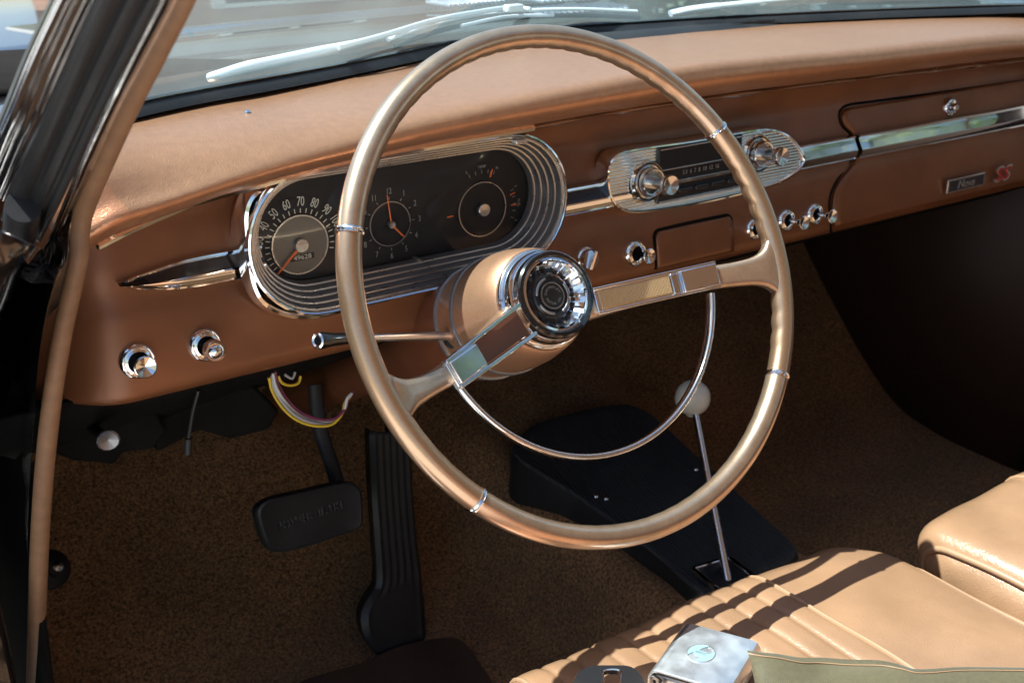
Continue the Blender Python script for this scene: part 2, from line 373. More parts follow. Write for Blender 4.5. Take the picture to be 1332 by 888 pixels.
# ---- glove box door: a skin 2 mm proud of the panel, dark gap round it
seam=[onpanel(*k) for k in [(1340,104),(1220,121),(1130,133),(1100,138),(1091,148),(1094,163),(1106,176),(1108,206),(1088,236),(1079,258),(1080,290),(1082,303)]]
sx=[(p.z,p.x) for p in seam[3:]][::-1]
ztop=seam[2].z
rows=[]
for j in range(34):
    z=-.094+(ztop-.002+.094)*j/33
    xl=smo(z,sorted(sx))+.003
    rows.append([(xl+(1.0-xl)*i/40,panelY(.6,z)-.0028,z) for i in range(41)])
gd=MB().grid(rows).build('glove_box_door','dash',dash,solid=.002,auto=80)
b=MB(); b.tube(crv([p+Vector((0,.0006,0)) for p in seam],80),.0017,8)
b.build('door_gap','dark',dash)
lk=onpanel(1231,139,.002); lb=MB().lathe([(.0115,0),(.0115,.003),(.0095,.006),(.0075,.0065),(.007,.004),(.005,.004),(.0045,.012),(.0035,.0135),(0,.0135)],28,lk,(0,-1,.1))
lb.build('glove_box_lock','chrome',gd)
# badge
b0=onpanel(1224,242,.004); b1=onpanel(1272,229,.004); b2=onpanel(1310,222,.004)
zc=(onpanel(1248,236).z); h=.0125
yy=min(panelY(.8,zc-.012),panelY(.8,zc))-.0065
bd=MB().box(((b0.x+b1.x)/2,yy,zc),b1.x-b0.x,.003,h*1.35).build('badge','chrome2',gd,bevel=.0006)
MB().box(((b0.x+b1.x)/2,yy-.0016,zc),(b1.x-b0.x)*.93,.0012,h*1.05).build('badge_field','radioblk',bd)
text_obj('badge_script','Nova',.0145,'chrome2',faceM(((b0.x+b1.x)/2-.002,yy-.0024,zc),(1,0,0),(0,0,1)),bd,.0005,1.05,.25)
text_obj('badge_letters','SS',.030,'chrome2',faceM((b1.x+(b2.x-b1.x)*.55,yy-.0016,zc+.001),(1,0,0),(0,0,1)),bd,.0016,1.25,.2)
text_obj('badge_letters','SS',.022,'red',faceM((b1.x+(b2.x-b1.x)*.55,yy-.0036,zc+.001),(1,0,0),(0,0,1)),bd,.0004,1.3,.2)
# ---- ash tray door
a=[onpanel(*k) for k in [(853,342),(851,305),(862,297),(940,284),(951,291),(955,330)]]
x0=a[1].x;x1=a[4].x;zt=(a[2].z+a[3].z)/2;zb=-.094
rows=[]
for j in range(14):
    z=zb+(zt-zb)*j/13
    ins=.004*max(0,(z-zt+.006)/.006)
    rows.append([(x0+ins+(x1-x0-2*ins)*i/16,panelY(.3,z)-.002,z) for i in range(17)])
MB().grid(rows).build('ashtray_door','dash',dash,solid=.0016,auto=80)
pth=[Vector((x0-.001,panelY(.3,zb),zb)),Vector((x0-.001,panelY(.3,zt-.006),zt-.006)),Vector((x0+.001,panelY(.3,zt-.001),zt-.001)),Vector((x0+.006,panelY(.3,zt+.001),zt+.001)),Vector((x1-.006,panelY(.3,zt+.001),zt+.001)),Vector((x1-.001,panelY(.3,zt-.001),zt-.001)),Vector((x1+.001,panelY(.3,zt-.006),zt-.006)),Vector((x1+.001,panelY(.3,zb),zb))]
MB().tube(crv(pth,60),.0016,8).build('door_gap','dark',dash)
# ---- pull knobs: bezel + stem + flared knob with a facetted conical face
KAX=Vector((0.0,-1,.12)).normalized()
def knob(px,py,kx,ky,rb,rk,style='flare',lab=None):
    base=onpanel(px,py,.0005)
    best=None
    for i in range(200):    # length of the pull so that its tip projects where it does
        L=.008+i*.0004; tpt=base+KAX*L
        X=tpt-CAM; dz=X.dot(Fv); u=666+FPX*X.dot(Rv)/dz; v=444-FPX*X.dot(Uv)/dz
        e=abs(u-kx)
        if best is None or e<best[0]: best=(e,L)
    L=best[1]
    bz=MB().lathe([(rb,-.004),(rb,.0015),(rb*.97,.003),(rb*.86,.0042),(rb*.78,.0036),(rb*.74,.0052),(rb*.6,.006),(rb*.52,.0045),(rb*.48,.001)],40,base,KAX).build('knob_bezel','chrome',dash)
    MB().lathe([(rb*.48,.0015),(0,.0015)],24,base,KAX).build('bezel_recess','dark',bz)
    kn=MB()
    if style=='flare':
        pr=[(rk*.38,0),(rk*.36,L-rk*1.3),(rk*.5,L-rk*.9),(rk*.86,L-rk*.35),(rk,L-rk*.18),(rk,L-.0004),(rk*.93,L)]
        kn.lathe(pr,32,base,KAX)
        kb=kn.build('pull_knob','chrome',dash)
        MB().lathe([(rk*.93,L-.0001),(rk*.5,L-rk*.16),(0.0001,L-rk*.34)],12,base,KAX).build('knob_face','chrome',kb,smooth=False)
    elif style=='round':
        pr=[(rk*.6,0),(rk*.55,L-rk*1.2),(rk*.8,L-rk*1.0),(rk,L-rk*.8),(rk,L-rk*.15),(rk*.93,L),(rk*.75,L),(rk*.7,L-.001)]
        kb=kn.lathe(pr,32,base,KAX).build('pull_knob','chrome',dash)
        MB().lathe([(rk*.72,L-.0008),(rk*.55,L+rk*.12),(rk*.3,L+rk*.25),(0,L+rk*.3)],28,base,KAX).build('knob_face','chrome2',kb)
    else:                   # flat turn knob with a grip bar
        pr=[(rk*.85,0),(rk,.004),(rk,L*.6),(rk*.9,L*.75),(0,L*.75)]
        kb=kn.lathe(pr,36,base,KAX).build('turn_knob','chrome',dash)
        Rm=Matrix.Rotation(.35,3,'Y')
        MB().box(base+KAX*(L*.85),rk*.42,L*.5,rk*1.9,Rm).build('knob_grip','chrome2',kb,bevel=.001)
knob(178,469,190,465,.0145,.0088,'flare')
knob(266,448,281,446,.014,.0088,'round')
knob(761,336,772,337,.0125,.0105,'bar')
knob(825,329,846,323,.0135,.0078,'flare')
knob(980,297,1008,286,.0125,.0078,'flare')
knob(1021,286,1047,278,.0125,.0078,'flare')
knob(1058,278,1084,272,.0125,.0078,'flare')
# ---- parts that hang under the dash
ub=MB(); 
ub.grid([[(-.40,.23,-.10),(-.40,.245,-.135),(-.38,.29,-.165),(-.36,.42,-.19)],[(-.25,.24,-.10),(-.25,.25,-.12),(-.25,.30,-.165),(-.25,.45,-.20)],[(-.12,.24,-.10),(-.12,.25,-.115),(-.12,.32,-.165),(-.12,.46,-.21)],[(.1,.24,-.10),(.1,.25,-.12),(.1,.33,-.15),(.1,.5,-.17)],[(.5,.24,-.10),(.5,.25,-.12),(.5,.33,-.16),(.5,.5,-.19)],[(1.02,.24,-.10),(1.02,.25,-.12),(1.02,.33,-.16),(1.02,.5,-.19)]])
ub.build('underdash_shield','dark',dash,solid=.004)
pb=[atY(*k,.28) for k in [(70,590),(95,600),(150,605),(160,590),(200,585),(220,560),(200,530),(120,520),(70,545)]]
MB().prism([p for p in pb],(0,.04,0)).build('brake_release_bracket','dark',dash,bevel=.004)
pb=[atY(*k,.30) for k in [(205,590),(260,560),(300,572),(350,560),(365,535),(330,500),(240,520),(200,540)]]
MB().prism(pb,(0,.05,0)).build('steering_brace','dark',dash,bevel=.004)
# parking brake pull
pk=atY(141,573,.22)
pull=empty('parking_brake_pull',pk,'small chrome disc handle hanging in the dark under the left end of the dashboard','brake handle')
MB().lathe([(.0085,-.004),(.0095,0),(.008,.0016),(0,-.0016)],12,pk,(-.1,-1,-.15)).build('handle_disc','alud',pull,smooth=False)
MB().tube([pk+Vector((0,.002,0)),pk+Vector((-.005,.05,-.002)),pk+Vector((-.002,.10,.02))],.0045).build('handle_rod','dark',pull)
cr=empty('hanging_cable',atY(258,510,.26),'thin dark release cable hanging under the dashboard below the second knob','cable')
MB().tube(crv([atY(258,508,.26),atY(251,535,.262),atY(245,570,.262)],10),.0016,8).build('cable','black',cr)
MB().tube([atY(245,570,.262),atY(244,590,.262)],.0035,10).build('cable_end','black',cr)
# wiring loom
lm=empty('wiring_loom',atY(400,545,.22),'loop of yellow, grey, white and purple wires sagging beneath the dashboard by the column','wires')
base=[(378,494),(368,505),(357,491),(355,500),(368,522),(385,540),(405,550),(430,550),(445,540),(449,522),(455,516)]
base2=[(352,488),(356,505),(368,525),(385,541),(408,550),(432,549),(446,535),(450,520),(456,514)]
for k,(mm,dx,dy) in enumerate((('wy',-2,3),('wg',1,0),('ww',3,-2.5),('wp',6,-5))):
    MB().tube(crv([atY(x+dx*(1 if x<430 else .6),y+dy,.215+.002*math.sin(k*2+i)) for i,(x,y) in enumerate(base2)],40),.0014,8).build('wire',mm,lm)
MB().tube(crv([atY(362,489,.216),atY(366,497,.216),atY(376,501,.218),atY(388,498,.22),(atY(391,489,.222))],20),.0013,8).build('wire','wy',lm)
MB().tube(crv([atY(370,487,.22),atY(380,492,.22),atY(384,484,.222)],20),.0012,8).build('wire','wg',lm)
# ================================================================ INSTRUMENT CLUSTER
CX,CZ=-.0405,.0085
clu=empty('instrument_cluster',(CX,.19,CZ),'oval black gauge cluster with stepped silver bezel seen behind the steering wheel rim','gauge cluster')
HL=.0925
def stad(R,Y,n=20,hl=None,cx=CX,cz=CZ):
    hl=HL if hl is None else hl; o=[]
    for i in range(n+1):
        a=PI/2-PI*i/n; o.append((cx+hl+R*math.cos(a),Y,cz+R*math.sin(a)))
    for i in range(n+1):
        a=-PI/2-PI*i/n; o.append((cx-hl+R*math.cos(a),Y,cz+R*math.sin(a)))
    return o
MB().grid([stad(.0662,.225),stad(.0662,.190),stad(.0656,.1868),stad(.0640,.1860),stad(.0630,.1868),stad(.0625,.190)],False,True).build('outer_bezel','chrome',clu,auto=35)
steps=[(.0625,.190),(.0595,.1905),(.0590,.194)];rows=[]
cur=[(.0625,.190)];
b1=MB();b2=MB()
R,Y=.0625,.190
for k in range(5):
    b1.grid([stad(R,Y),stad(R-.0009,Y-.0010),stad(R-.0022,Y-.0006),stad(R-.0026,Y+.0012)],False,True)
    b2.grid([stad(R-.0026,Y+.0012),stad(R-.0036,Y+.0062)],False,True)
    R-=.0036;Y+=.0062
b1.build('bezel_rib','alu',clu,auto=35); b2.build('bezel_groove','alud',clu)
FY=Y+.004
b=MB(); s=stad(R+.0005,FY); b.add(s,[tuple(range(len(s)))]); b.grid([stad(R,Y),stad(R+.0005,FY)],False,True); b.build('dial_plate','dial',clu,smooth=False)
s=stad(R+.0012,Y-.003); MB().add(s,[tuple(range(len(s)))]).build('gauge_lens','lens',clu,smooth=False)
# C shaped chrome flange at the left
fp=crv([atY(*k,.197) for k in [(366,236),(345,241),(325,255),(317,278),(320,320),(326,365),(340,392),(370,408),(405,410),(445,404)]],50)
rows=[]
for i,p in enumerate(fp):
    T=(fp[min(i+1,49)]-fp[max(i-1,0)]).normalized(); nrm=Vector((T.z,0,-T.x));
    if nrm.x>0 : pass
    w=.0045*min(1,(min(i,49-i)+2)/8)
    rows.append([p+nrm*(-w)*1.0+Vector((0,.006,0)),p+nrm*(-w*.9)+Vector((0,-.003,0)),p+nrm*(-w*.3)+Vector((0,-.0065,0)),p+nrm*(w*.3)+Vector((0,-.0055,0)),p+nrm*w+Vector((0,.001,0)),p+nrm*w+Vector((0,.008,0))])
b=MB().grid(rows); b.add(rows[0],[tuple(range(6))]); b.add(rows[-1],[tuple(range(6))]); b.build('corner_flange','chrome',clu)
# flange body joining the bezel to the panel
MB().grid([stad(.0660,.2245),stad(.0655,.2362)],False,True).build('bezel_skirt','dash',clu)
tb=atY(676,184,.187); MB().box(tb,.012,.008,.004).build('lens_clip','chrome2',clu,bevel=.0008)
def gauge(name,px,py,rr,rw,fill=None,hubr=.006,hubm='alu'):
    c=atY(px,py,FY-.001); c.y=FY-.001
    g=MB().lathe([(rr-rw,.0002),(rr-rw,.0014),(rr,.0014),(rr,.0002)],64,c,(0,-1,0)).build(name,'alu',clu,auto=30)
    if fill: MB().lathe([(rr-rw,.0005),(0.0,.0005)],64,c,(0,-1,0)).build('dial_centre',fill,g)
    MB().lathe([(hubr,.0005),(hubr,.0045),(hubr*.9,.0052),(0,.0046)],32,c,(0,-1,0)).build('needle_hub',hubm,g)
    return c,g
def polar(c,r,a,up=0): a=math.radians(a); return Vector((c.x+r*math.cos(a),c.y-up,c.z+r*math.sin(a)))
def numerals(name,items,m,g,c,r,size,sx=.6,rot=False,ext=.0002):
    vs=[];fs=[]
    for (t,a) in items:
        p=polar(c,r,a,.0012)
        up=Vector((math.cos(math.radians(a)),0,math.sin(math.radians(a)))) if rot else Vector((0,0,1))
        rt=Vector((up.z,0,-up.x))
        v,f=text_obj('t',t,size,None,faceM(p,rt,up),'raw',ext,sx)
        n=len(vs); vs+=v; fs+=[tuple(i+n for i in q) for q in f]
    return obj(name,[loc(g,v) for v in vs],fs,m,g,smooth=False)
def ticks(name,angs,m,g,c,r0,r1,w):
    b=MB()
    for a in angs:
        u=Vector((math.cos(math.radians(a)),0,math.sin(math.radians(a)))); n=Vector((-u.z,0,u.x))
        p0=polar(c,r0,a,.0009);p1=polar(c,r1,a,.0009)
        b.add([p0-n*w/2,p0+n*w/2,p1+n*w/2,p1-n*w/2],[(0,1,2,3)])
    return b.build(name,m,g,smooth=False)
def needle(name,c,a,l0,l1,w0,w1,g,up=.0035,m='orange'):
    u=Vector((math.cos(math.radians(a)),0,math.sin(math.radians(a)))); n=Vector((-u.z,0,u.x)); h=Vector((0,-up,0))
    p0=c+u*l0+h;p1=c+u*l1+h
    b=MB().add([p0-n*w0,p0+n*w0,p1+n*w1,p1-n*w1,p0+Vector((0,-.0008,0)),p1+Vector((0,-.0005,0))],[(0,1,4),(2,3,5),(0,4,5,3),(1,2,5,4),(0,3,2,1)])
    return b.build(name,m,g,smooth=False)
c,g=gauge('speedometer',390,318,.0262,.0012,'dialgrey',.0062)
numerals('speed_numerals',[(str(v),225-2*v) for v in range(0,130,10)],'ivory',g,c,.0375,.0118,.60,True)
ticks('speed_ticks',[225-2*v for v in range(0,121,5)],'ivory',g,c,.0278,.0318,.0009)
needle('speed_needle',c,222,.004,.034,.0013,.0006,g)
v=[];
oc=c+Vector((.001,-.0012,-.0112)); MB().box(oc+Vector((0,.0004,0)),.022,.0006,.0052).build('odometer_window','dial',g,smooth=False)
text_obj('odometer_digits','49628',.0058,'ivory',faceM(oc+Vector((0,-.0004,0)),(1,0,0),(0,0,1)),g,.0001,1.15)
c,g=gauge('clock',507,291,.0205,.0008,None,.0034)
numerals('clock_numerals',[(str(h),90-30*h) for h in range(1,13)],'numdim',g,c,.0298,.0078,.75)
ticks('clock_ticks',[90-30*h for h in range(12)],'numdim',g,c,.0222,.0246,.0009)
needle('clock_hand',c,96,-.002,.0275,.0008,.0005,g); needle('clock_hand',c,-48,-.002,.018,.0010,.0006,g)
p=atY(539,337,FY); MB().lathe([(.003,0),(.003,.008),(.0022,.0095),(0,.0095)],20,p,(0,-1,0)).build('clock_knob','alu',g)
c,g=gauge('fuel_and_temperature_gauge',627,272,.0262,.0008,None,.0062)
for k in (90,0): ticks('gauge_scale',[k+q for q in (-22,-11,0,11,22)],'numdim',g,c,.034,.0375,.0008)
for k in (72,-2,182): ticks('gauge_mark',[k],'orange',g,c,.032,.0385,.0012)
numerals('gauge_lettering',[('H',66),('C',114),('TEMP',90)],'numdim',g,c,.0405,.004,.9,True)
numerals('gauge_lettering',[('F',24),('E',-24),('FUEL',0)],'numdim',g,c,.0405,.004,.9,True)
needle('gauge_needle',c,76,.031,.037,.0008,.0005,g); needle('gauge_needle',c,18,.031,.037,.0008,.0005,g)
# ================================================================ RADIO
rd_c=onpanel(918,222)
rad=empty('car_radio',(rd_c.x,.205,rd_c.z),'ribbed chrome radio with two knobs and black dial window in the middle dash','radio')
ol=[(796,262),(790,240),(790,220),(797,204),(812,196),(905,182),(985,168),(1008,168),(1028,177),(1042,193),(1048,208),(1040,222),(1018,237),(990,247),(910,266),(840,277),(812,276)]
out=[atY(*k,.207) for k in ol]
oo=out+[out[0]]; 
# dense closed loop
def closed(pts,n):
    P=[pts[-2],pts[-1]]+pts+[pts[0],pts[1]]; s=[0]
    for a_,b_ in zip(P,P[1:]): s.append(s[-1]+(b_-a_).length)
    ch=[[(s[i],P[i][k]) for i in range(len(P))] for k in range(3)]
    a0=s[2];a1=s[len(pts)+2]
    return [Vector([smo(a0+(a1-a0)*i/n,ch[k]) for k in range(3)]) for i in range(n)]
L0=closed(out,90); cen=sum(L0,Vector())/90
def ins(L,d,Y): 
    o=[]
    n=len(L)
    for i in range(n):
        T=(L[(i+1)%n]-L[i-1]).normalized(); nr=Vector((T.z,0,-T.x))
        if nr.dot(cen-L[i])<0: nr=-nr
        q=L[i]+nr*d; q.y=Y; o.append(q)
    return o
MB().grid([ins(L0,0,.226),ins(L0,0,.2085),ins(L0,.0006,.2065),ins(L0,.002,.206),ins(L0,.0032,.2075),ins(L0,.0034,.209)],False,True).build('radio_frame','chrome',rad,auto=40)
f=ins(L0,.0033,.2085); MB().add(f,[tuple(range(90))]).build('radio_plate','ribchrome',rad,smooth=False)
w=[atY(*k,.2065) for k in [(857,193),(960,176),(975,240),(860,264)]]
wx0=w[0].x;wx1=w[1].x+.006;wz1=w[0].z;wz0=w[3].z
win=MB().box(((wx0+wx1)/2,.2075,(wz0+wz1)/2),wx1-wx0,.004,wz1-wz0).build('dial_window','radioblk',rad,bevel=.001)
H=wz1-wz0
for (k,hh,mm) in ((.60,.0011,'chrome2'),(.345,.0034,'chrome2'),(.03,.0012,'chrome'),(.97,.0012,'chrome')):
    MB().box(((wx0+wx1)/2,.2046,wz0+H*k),(wx1-wx0)*.97,.002,hh).build('dial_trim',mm,win,bevel=.0004)
for i in range(5):
    MB().box((wx0+.012+i*(wx1-wx0-.024)/4,.2035,wz0+H*.185),(wx1-wx0-.024)/5,.005,.0045).build('push_button','radioblk',win,bevel=.0012)
text_obj('dial_numerals','5.5  6  7  8  10  12  16',.0062,'numdim',faceM(((wx0+wx1)/2,.2050,wz0+H*.49),(1,0,0),(0,0,1)),win,.0001,.9)
def rknob(px,py,kx,ky):
    c=atY(px,py,.2075); ax=Vector((0,-1,.1)).normalized()
    k=MB().lathe([(.021,0),(.021,.002),(.0195,.0045),(.017,.0035),(.0155,.003),(.0145,.011),(.0135,.0125),(.0125,.012),(.0115,.009),(.006,.009),(.0055,.026),(.0062,.028),(.0088,.030),(.0100,.033),(.0100,.037),(.0092,.0385),(.006,.0375),(0,.036)],40,c,ax).build('radio_knob','chrome2',rad,auto=30)
    MB().lathe([(.0192,.0047),(.0172,.0037)],40,c,ax).build('tone_ring','radioblk',k)
rknob(841,236,866,236); rknob(984,200,1012,206)
# ================================================================ STEERING COLUMN + WHEEL (common frame, local z towards the driver)
ph=PI/2-TILT; RW=Matrix.Rotation(ph,3,'X')
nW=RW@Vector((0,0,1))
col=empty('steering_column',nW*-.30,'bronze steering column bell and jacket running from the wheel hub down under the dashboard','steering column',rot=RW)
def W(x,y,k): return RW@Vector((x,y,-k))
OC=(.0005,-.0012)   # hub axis is a touch to the side of the fitted rim centre
HS=1.085
def wl(prof,seg=64,**kw): return MB().lathe([(r*HS,-k) for r,k in prof],seg,W(OC[0],OC[1],0),nW,**kw)
wl([(.0435,.133),(.0478,.1335),(.0480,.136),(.0476,.150),(.0470,.166)]).build('column_collar','hub',col,auto=50)
wl([(.0486,.1375),(.0492,.1365),(.0492,.1345),(.0486,.1335),(.047,.133)]).build('collar_seam','alud',col)
wl([(.047,.166),(.0485,.1665),(.0487,.169),(.0470,.170)]).build('collar_seam','alud',col)
wl([(.0468,.1695),(.0462,.185),(.044,.21),(.0415,.24),(.040,.28),(.032,.31),(.027,.34),(.026,.40),(.026,.75)]).build('column_jacket','jacket',col,auto=60)
# signal lever
A=Vector(atY(590,418,.085)); 
ax_r=W(OC[0],OC[1],.150)
A=ax_r+RW@Vector((-.047,-.006,0)); Bp=atY(450,440,A.y-.045); Cp=atY(413,443,A.y-.055)
lv=empty('turn_signal_lever',A,'slim chrome turn signal stalk with black tip sticking out left of the column','lever')
MB().tube([A+(A-Bp).normalized()*.012,A,A+(Bp-A)*.5,Bp],[.0042,.0040,.0033,.0029],16).build('lever_rod','silver',lv)
MB().tube([Bp+(A-Bp)*.1,Bp+(A-Bp)*.06,Bp,Bp+(Cp-Bp)*.5,Cp+(Bp-Cp)*.12,Cp],[.0034,.0042,.0046,.0052,.0066,.0062],20).build('lever_tip','gloss',lv)
MB().lathe([(.0062,0),(.005,.0008),(0,-.002)],20,Cp,(Cp-Bp).normalized()).build('tip_cap','chrome',lv)
MB().lathe([(.011,-.003),(.011,.0006),(.009,.0015),(.005,.0012)],24,A,(A-Bp).normalized()*-1).build('lever_boot','black',lv)
# wheel
wh=empty('steering_wheel',(0,0,0),'thin bronze steering wheel with chrome half horn ring and two spokes','steering wheel',rot=RW)
RM=.1945
bands=[159,30.1,-35.9,-137.3]
def rimsec(th,rt,k):
    # section in (radial, normal); finger notches on the inner rear side between the bands that carry the spokes
    c=Vector((math.cos(th),math.sin(th),0)); 
    out=[]
    n=22
    nt=0.0
    for i in range(n):
        a=2*PI*i/n; ra=rt*math.cos(a)*.98; za=rt*math.sin(a)*1.05
        if k: 
            wgt=max(0,math.cos(a-math.radians(215)))**1.5
            s_=abs(math.sin(th*RM*PI/.0165)); cut=.0021*(s_**.6-.75)*k*wgt*-1
            ra+=math.cos(a)*-cut; za+=math.sin(a)*-cut
        out.append(c*(RM+ra)+Vector((0,0,za)))
    return out
KN={'u':.42,'r':.8,'l':.15,'s':.3}
def rimarc(a0,a1,m,name):
    n=max(24,int((a1-a0)*1.4)); rows=[]
    for i in range(n+1):
        th=math.radians(a0+(a1-a0)*i/n)
        d=min(i/n,1-i/n)*(a1-a0)
        k=min(1,max(0,(d-4)/5))*KN[name]
        if name=='lower': pass
        rows.append([RW@p for p in rimsec(th,.0093,k)])
    return MB().grid(rows,False,True).build('rim',m,wh,auto=60)
G=.45
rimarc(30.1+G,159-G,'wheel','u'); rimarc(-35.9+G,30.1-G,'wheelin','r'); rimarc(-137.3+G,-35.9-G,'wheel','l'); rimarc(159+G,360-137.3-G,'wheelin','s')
for a in bands:
    rows=[]
    for d,rt in ((-.62,.0088),(-.55,.0101),(-.2,.0104),(0,.0097),(.2,.0104),(.55,.0101),(.62,.0088)):
        rows.append([RW@p for p in rimsec(math.radians(a+d),rt,0)])
    MB().grid(rows,False,True).build('rim_band','chrome',wh,auto=30)
def supsec(c,U,V,hw,hh,n=20,e=.55):
    o=[]
    for i in range(n):
        a=2*PI*i/n; ca,sa=math.cos(a),math.sin(a)
        o.append(c+U*(hw*math.copysign(abs(ca)**e,ca))+V*(hh*math.copysign(abs(sa)**e,sa)))
    return o
def spoke(pts,name):
    # pts: (x,y,k,halfwidth,halfdepth)
    P=[Vector((a,b,-k)) for a,b,k,_,_ in pts]; secs=[]
    N_=40; s=[0]
    for a,b in zip(P,P[1:]): s.append(s[-1]+(b-a).length)
    ch=[[(s[i],(list(P[i])+[pts[i][3],pts[i][4]])[k]) for i in range(len(P))] for k in range(5)]
    Q=[[smo(s[-1]*i/(N_-1),ch[k]) for k in range(5)] for i in range(N_)]
    for i in range(N_):
        a=Vector(Q[max(i-1,0)][:3]);b_=Vector(Q[min(i+1,N_-1)][:3]); T=(b_-a).normalized()
        Uu=Vector((0,0,1)).cross(T).normalized(); V=T.cross(Uu)
        secs.append([RW@p for p in supsec(Vector(Q[i][:3]),Uu,V,Q[i][3],Q[i][4])])
    return MB().sweepsec(None,secs).build(name,'wheel',wh,auto=60)
dR=-.0035
SR=[(.030,-.016,.066,.0125,.014),(.060,-.0165,.055,.0110,.012),(.100,-.0175,.039,.0098,.0100),(.132,-.0205,.0215,.0100,.0070),(.155,-.0235,.011,.0105,.0068),(.172,-.0255,.0045,.0130,.0072),(.182,-.0265,.0015,.0195,.0075),(.1905,-.027,0,.034,.0065)]
spoke(SR,'spoke')
SL=[(-.025,-.010,.074,.0150,.014),(-.055,-.0205,.062,.0115,.014),(-.085,-.031,.050,.0095,.0130),(-.120,-.0405,.0310,.0088,.0110),(-.150,-.046,.0150,.0088,.0082),(-.166,-.0483,.0070,.0105,.0072),(-.176,-.0495,.0025,.0140,.0075),(-.1862,-.0505,0,.024,.0065)]
spoke(SL,'spoke')
# chrome horn bar pieces, laid along each spoke: local s along spoke, t across, h above
def barframe(A_,B_,lift):
    A_=Vector((A_[0],A_[1],-A_[2]));B_=Vector((B_[0],B_[1],-B_[2])); T=(B_-A_).normalized(); Uu=Vector((0,0,1)).cross(T).normalized(); V=T.cross(Uu)
    def f(s,t,h): return RW@(A_+T*s+Uu*t+V*(h+lift))
    return f,(B_-A_).length
def blk(name,f,s0,s1,t0a,t1a,t0b,t1b,h0,h1,m,par,bev=.0008):
    vs=[f(s0,t0a,h0),f(s0,t1a,h0),f(s1,t1b,h0),f(s1,t0b,h0),f(s0,t0a,h1),f(s0,t1a,h1),f(s1,t1b,h1),f(s1,t0b,h1)]
    return MB().add(vs,[(0,1,2,3),(7,6,5,4),(0,4,5,1),(1,5,6,2),(2,6,7,3),(3,7,4,0)]).build(name,m,par,bevel=bev)
horn=MB()
f,Ln=barframe((.034,-.0150,.0485),(.1365,-.0195,.0135),.0015)
w=.0108
hr=blk('spoke_trim',f,0,Ln,-w,w*1.0,-w*1.0,w,-.004,.0016,'chrome',wh,.0012)
blk('trim_edge',f,0,Ln,w*.80,w*1.04,w*.8,w*1.04,.001,.0034,'chrome',hr,.0006)
blk('trim_edge',f,0,Ln,-w*1.04,-w*.80,-w*1.04,-w*.8,.001,.0034,'chrome',hr,.0006)
ins_=blk('gold_insert',f,.004,.066,-w*.70,w*.70,-w*.70,w*.70,.001,.0030,'insert',hr,.0006)
b=MB()
for i in range(46):
    s_=.006+i*.0013; vs=[f(s_,-w*.6,.003),f(s_+.0005,-w*.6,.0034),f(s_+.001,-w*.6,.003),f(s_,w*.6,.003),f(s_+.0005,w*.6,.0034),f(s_+.001,w*.6,.003)]
    b.add(vs,[(0,1,4,3),(1,2,5,4)])
b.build('insert_ribbing','insert',ins_,smooth=False)
blk('trim_end_block',f,.0665,.0735,-w*.8,w*.8,-w*.8,w*.8,.001,.0036,'chrome2',hr,.0012)
blk('horn_button',f,.0755,Ln-.0005,-w*.86,w*.86,-w*.86,w*.86,.001,.0048,'chrome',hr,.0012)
f,Ln=barframe((-.036,-.0155,.047),(-.1285,-.0435,.0165),.0015)
w=.0118; sg=1
hl=blk('spoke_trim',f,.064,Ln,-w,w,-w*.95,w*.95,-.004,.0016,'chrome',wh,.0012)
blk('trim_edge',f,0,Ln,w*.95,w*1.25,w*.78,w*1.0,-.003,.0036,'chrome',hl,.0007)
blk('trim_edge',f,0,Ln,-w*1.25,-w*.95,-w*1.0,-w*.78,-.003,.0036,'chrome',hl,.0007)
blk('dark_insert',f,.0,.066,-w*.95,w*.95,-w*.78,w*.78,-.008,-.004,'jacket',hl,.0006)
blk('horn_button',f,.0665,Ln-.0015,-w*.76,w*.76,-w*.76,w*.76,.001,.0046,'chrome',hl,.0012)
# half horn ring (flat chrome strap)
secs=[]
for i in range(100):
    t_=i/99; a=math.radians(-158.0+(158.0-14.5)*t_); rr=.1338+.0*t_; k=.0205+.001*math.sin(PI*t_)
    c=Vector((rr*math.cos(a)+.0005,rr*math.sin(a),-k)); rd=Vector((math.cos(a),math.sin(a),0))
    secs.append([RW@p for p in supsec(c,rd,Vector((0,0,1)),.0026,.0050,14,.7)])
MB().sweepsec(None,secs).build('horn_ring','chrome',wh,auto=60)
# hub
hb=wl([(.039,.072),(.0405,.0735),(.0438,.088),(.0462,.102),(.0474,.116),(.0478,.1325),(.045,.1335)]).build('hub_bell','hub',wh,auto=50)
cp=wl([(.0298,.0478),(.0328,.0490),(.0334,.052),(.0332,.0575),(.0348,.0582),(.0356,.060),(.0358,.0655),(.0372,.0662),(.0385,.068),(.0390,.0725),(.038,.076)],96).build('hub_collar','chrome',wh,auto=30)
wl([(.0326,.0489),(.0314,.0472),(.0290,.0468),(.0280,.0478),(.0278,.050)],96).build('black_ring','gloss',cp,auto=40)
cone=wl([(.0278,.0482),(.0262,.0478),(.0255,.0490)],96).build('bright_ring','chrome',cp)
wl([(.0255,.0488),(.0235,.0515),(.0185,.0590),(.0165,.0600)],96,flute=(3,-.035)).build('fluted_cone','chrome',cp,auto=20)
md=wl([(.0168,.0605),(.0162,.0560),(.0150,.0548),(.0128,.0545),(.0122,.0556),(.0105,.0560),(.0098,.0548),(.0092,.0542),(.005,.0538),(0,.0537)],64).build('medallion','radioblk',cp,auto=30)
wl([(.0106,.0552),(.0101,.0541),(.0094,.0541),(.0090,.0550)],64).build('medallion_ring','alu',md)
b=MB()
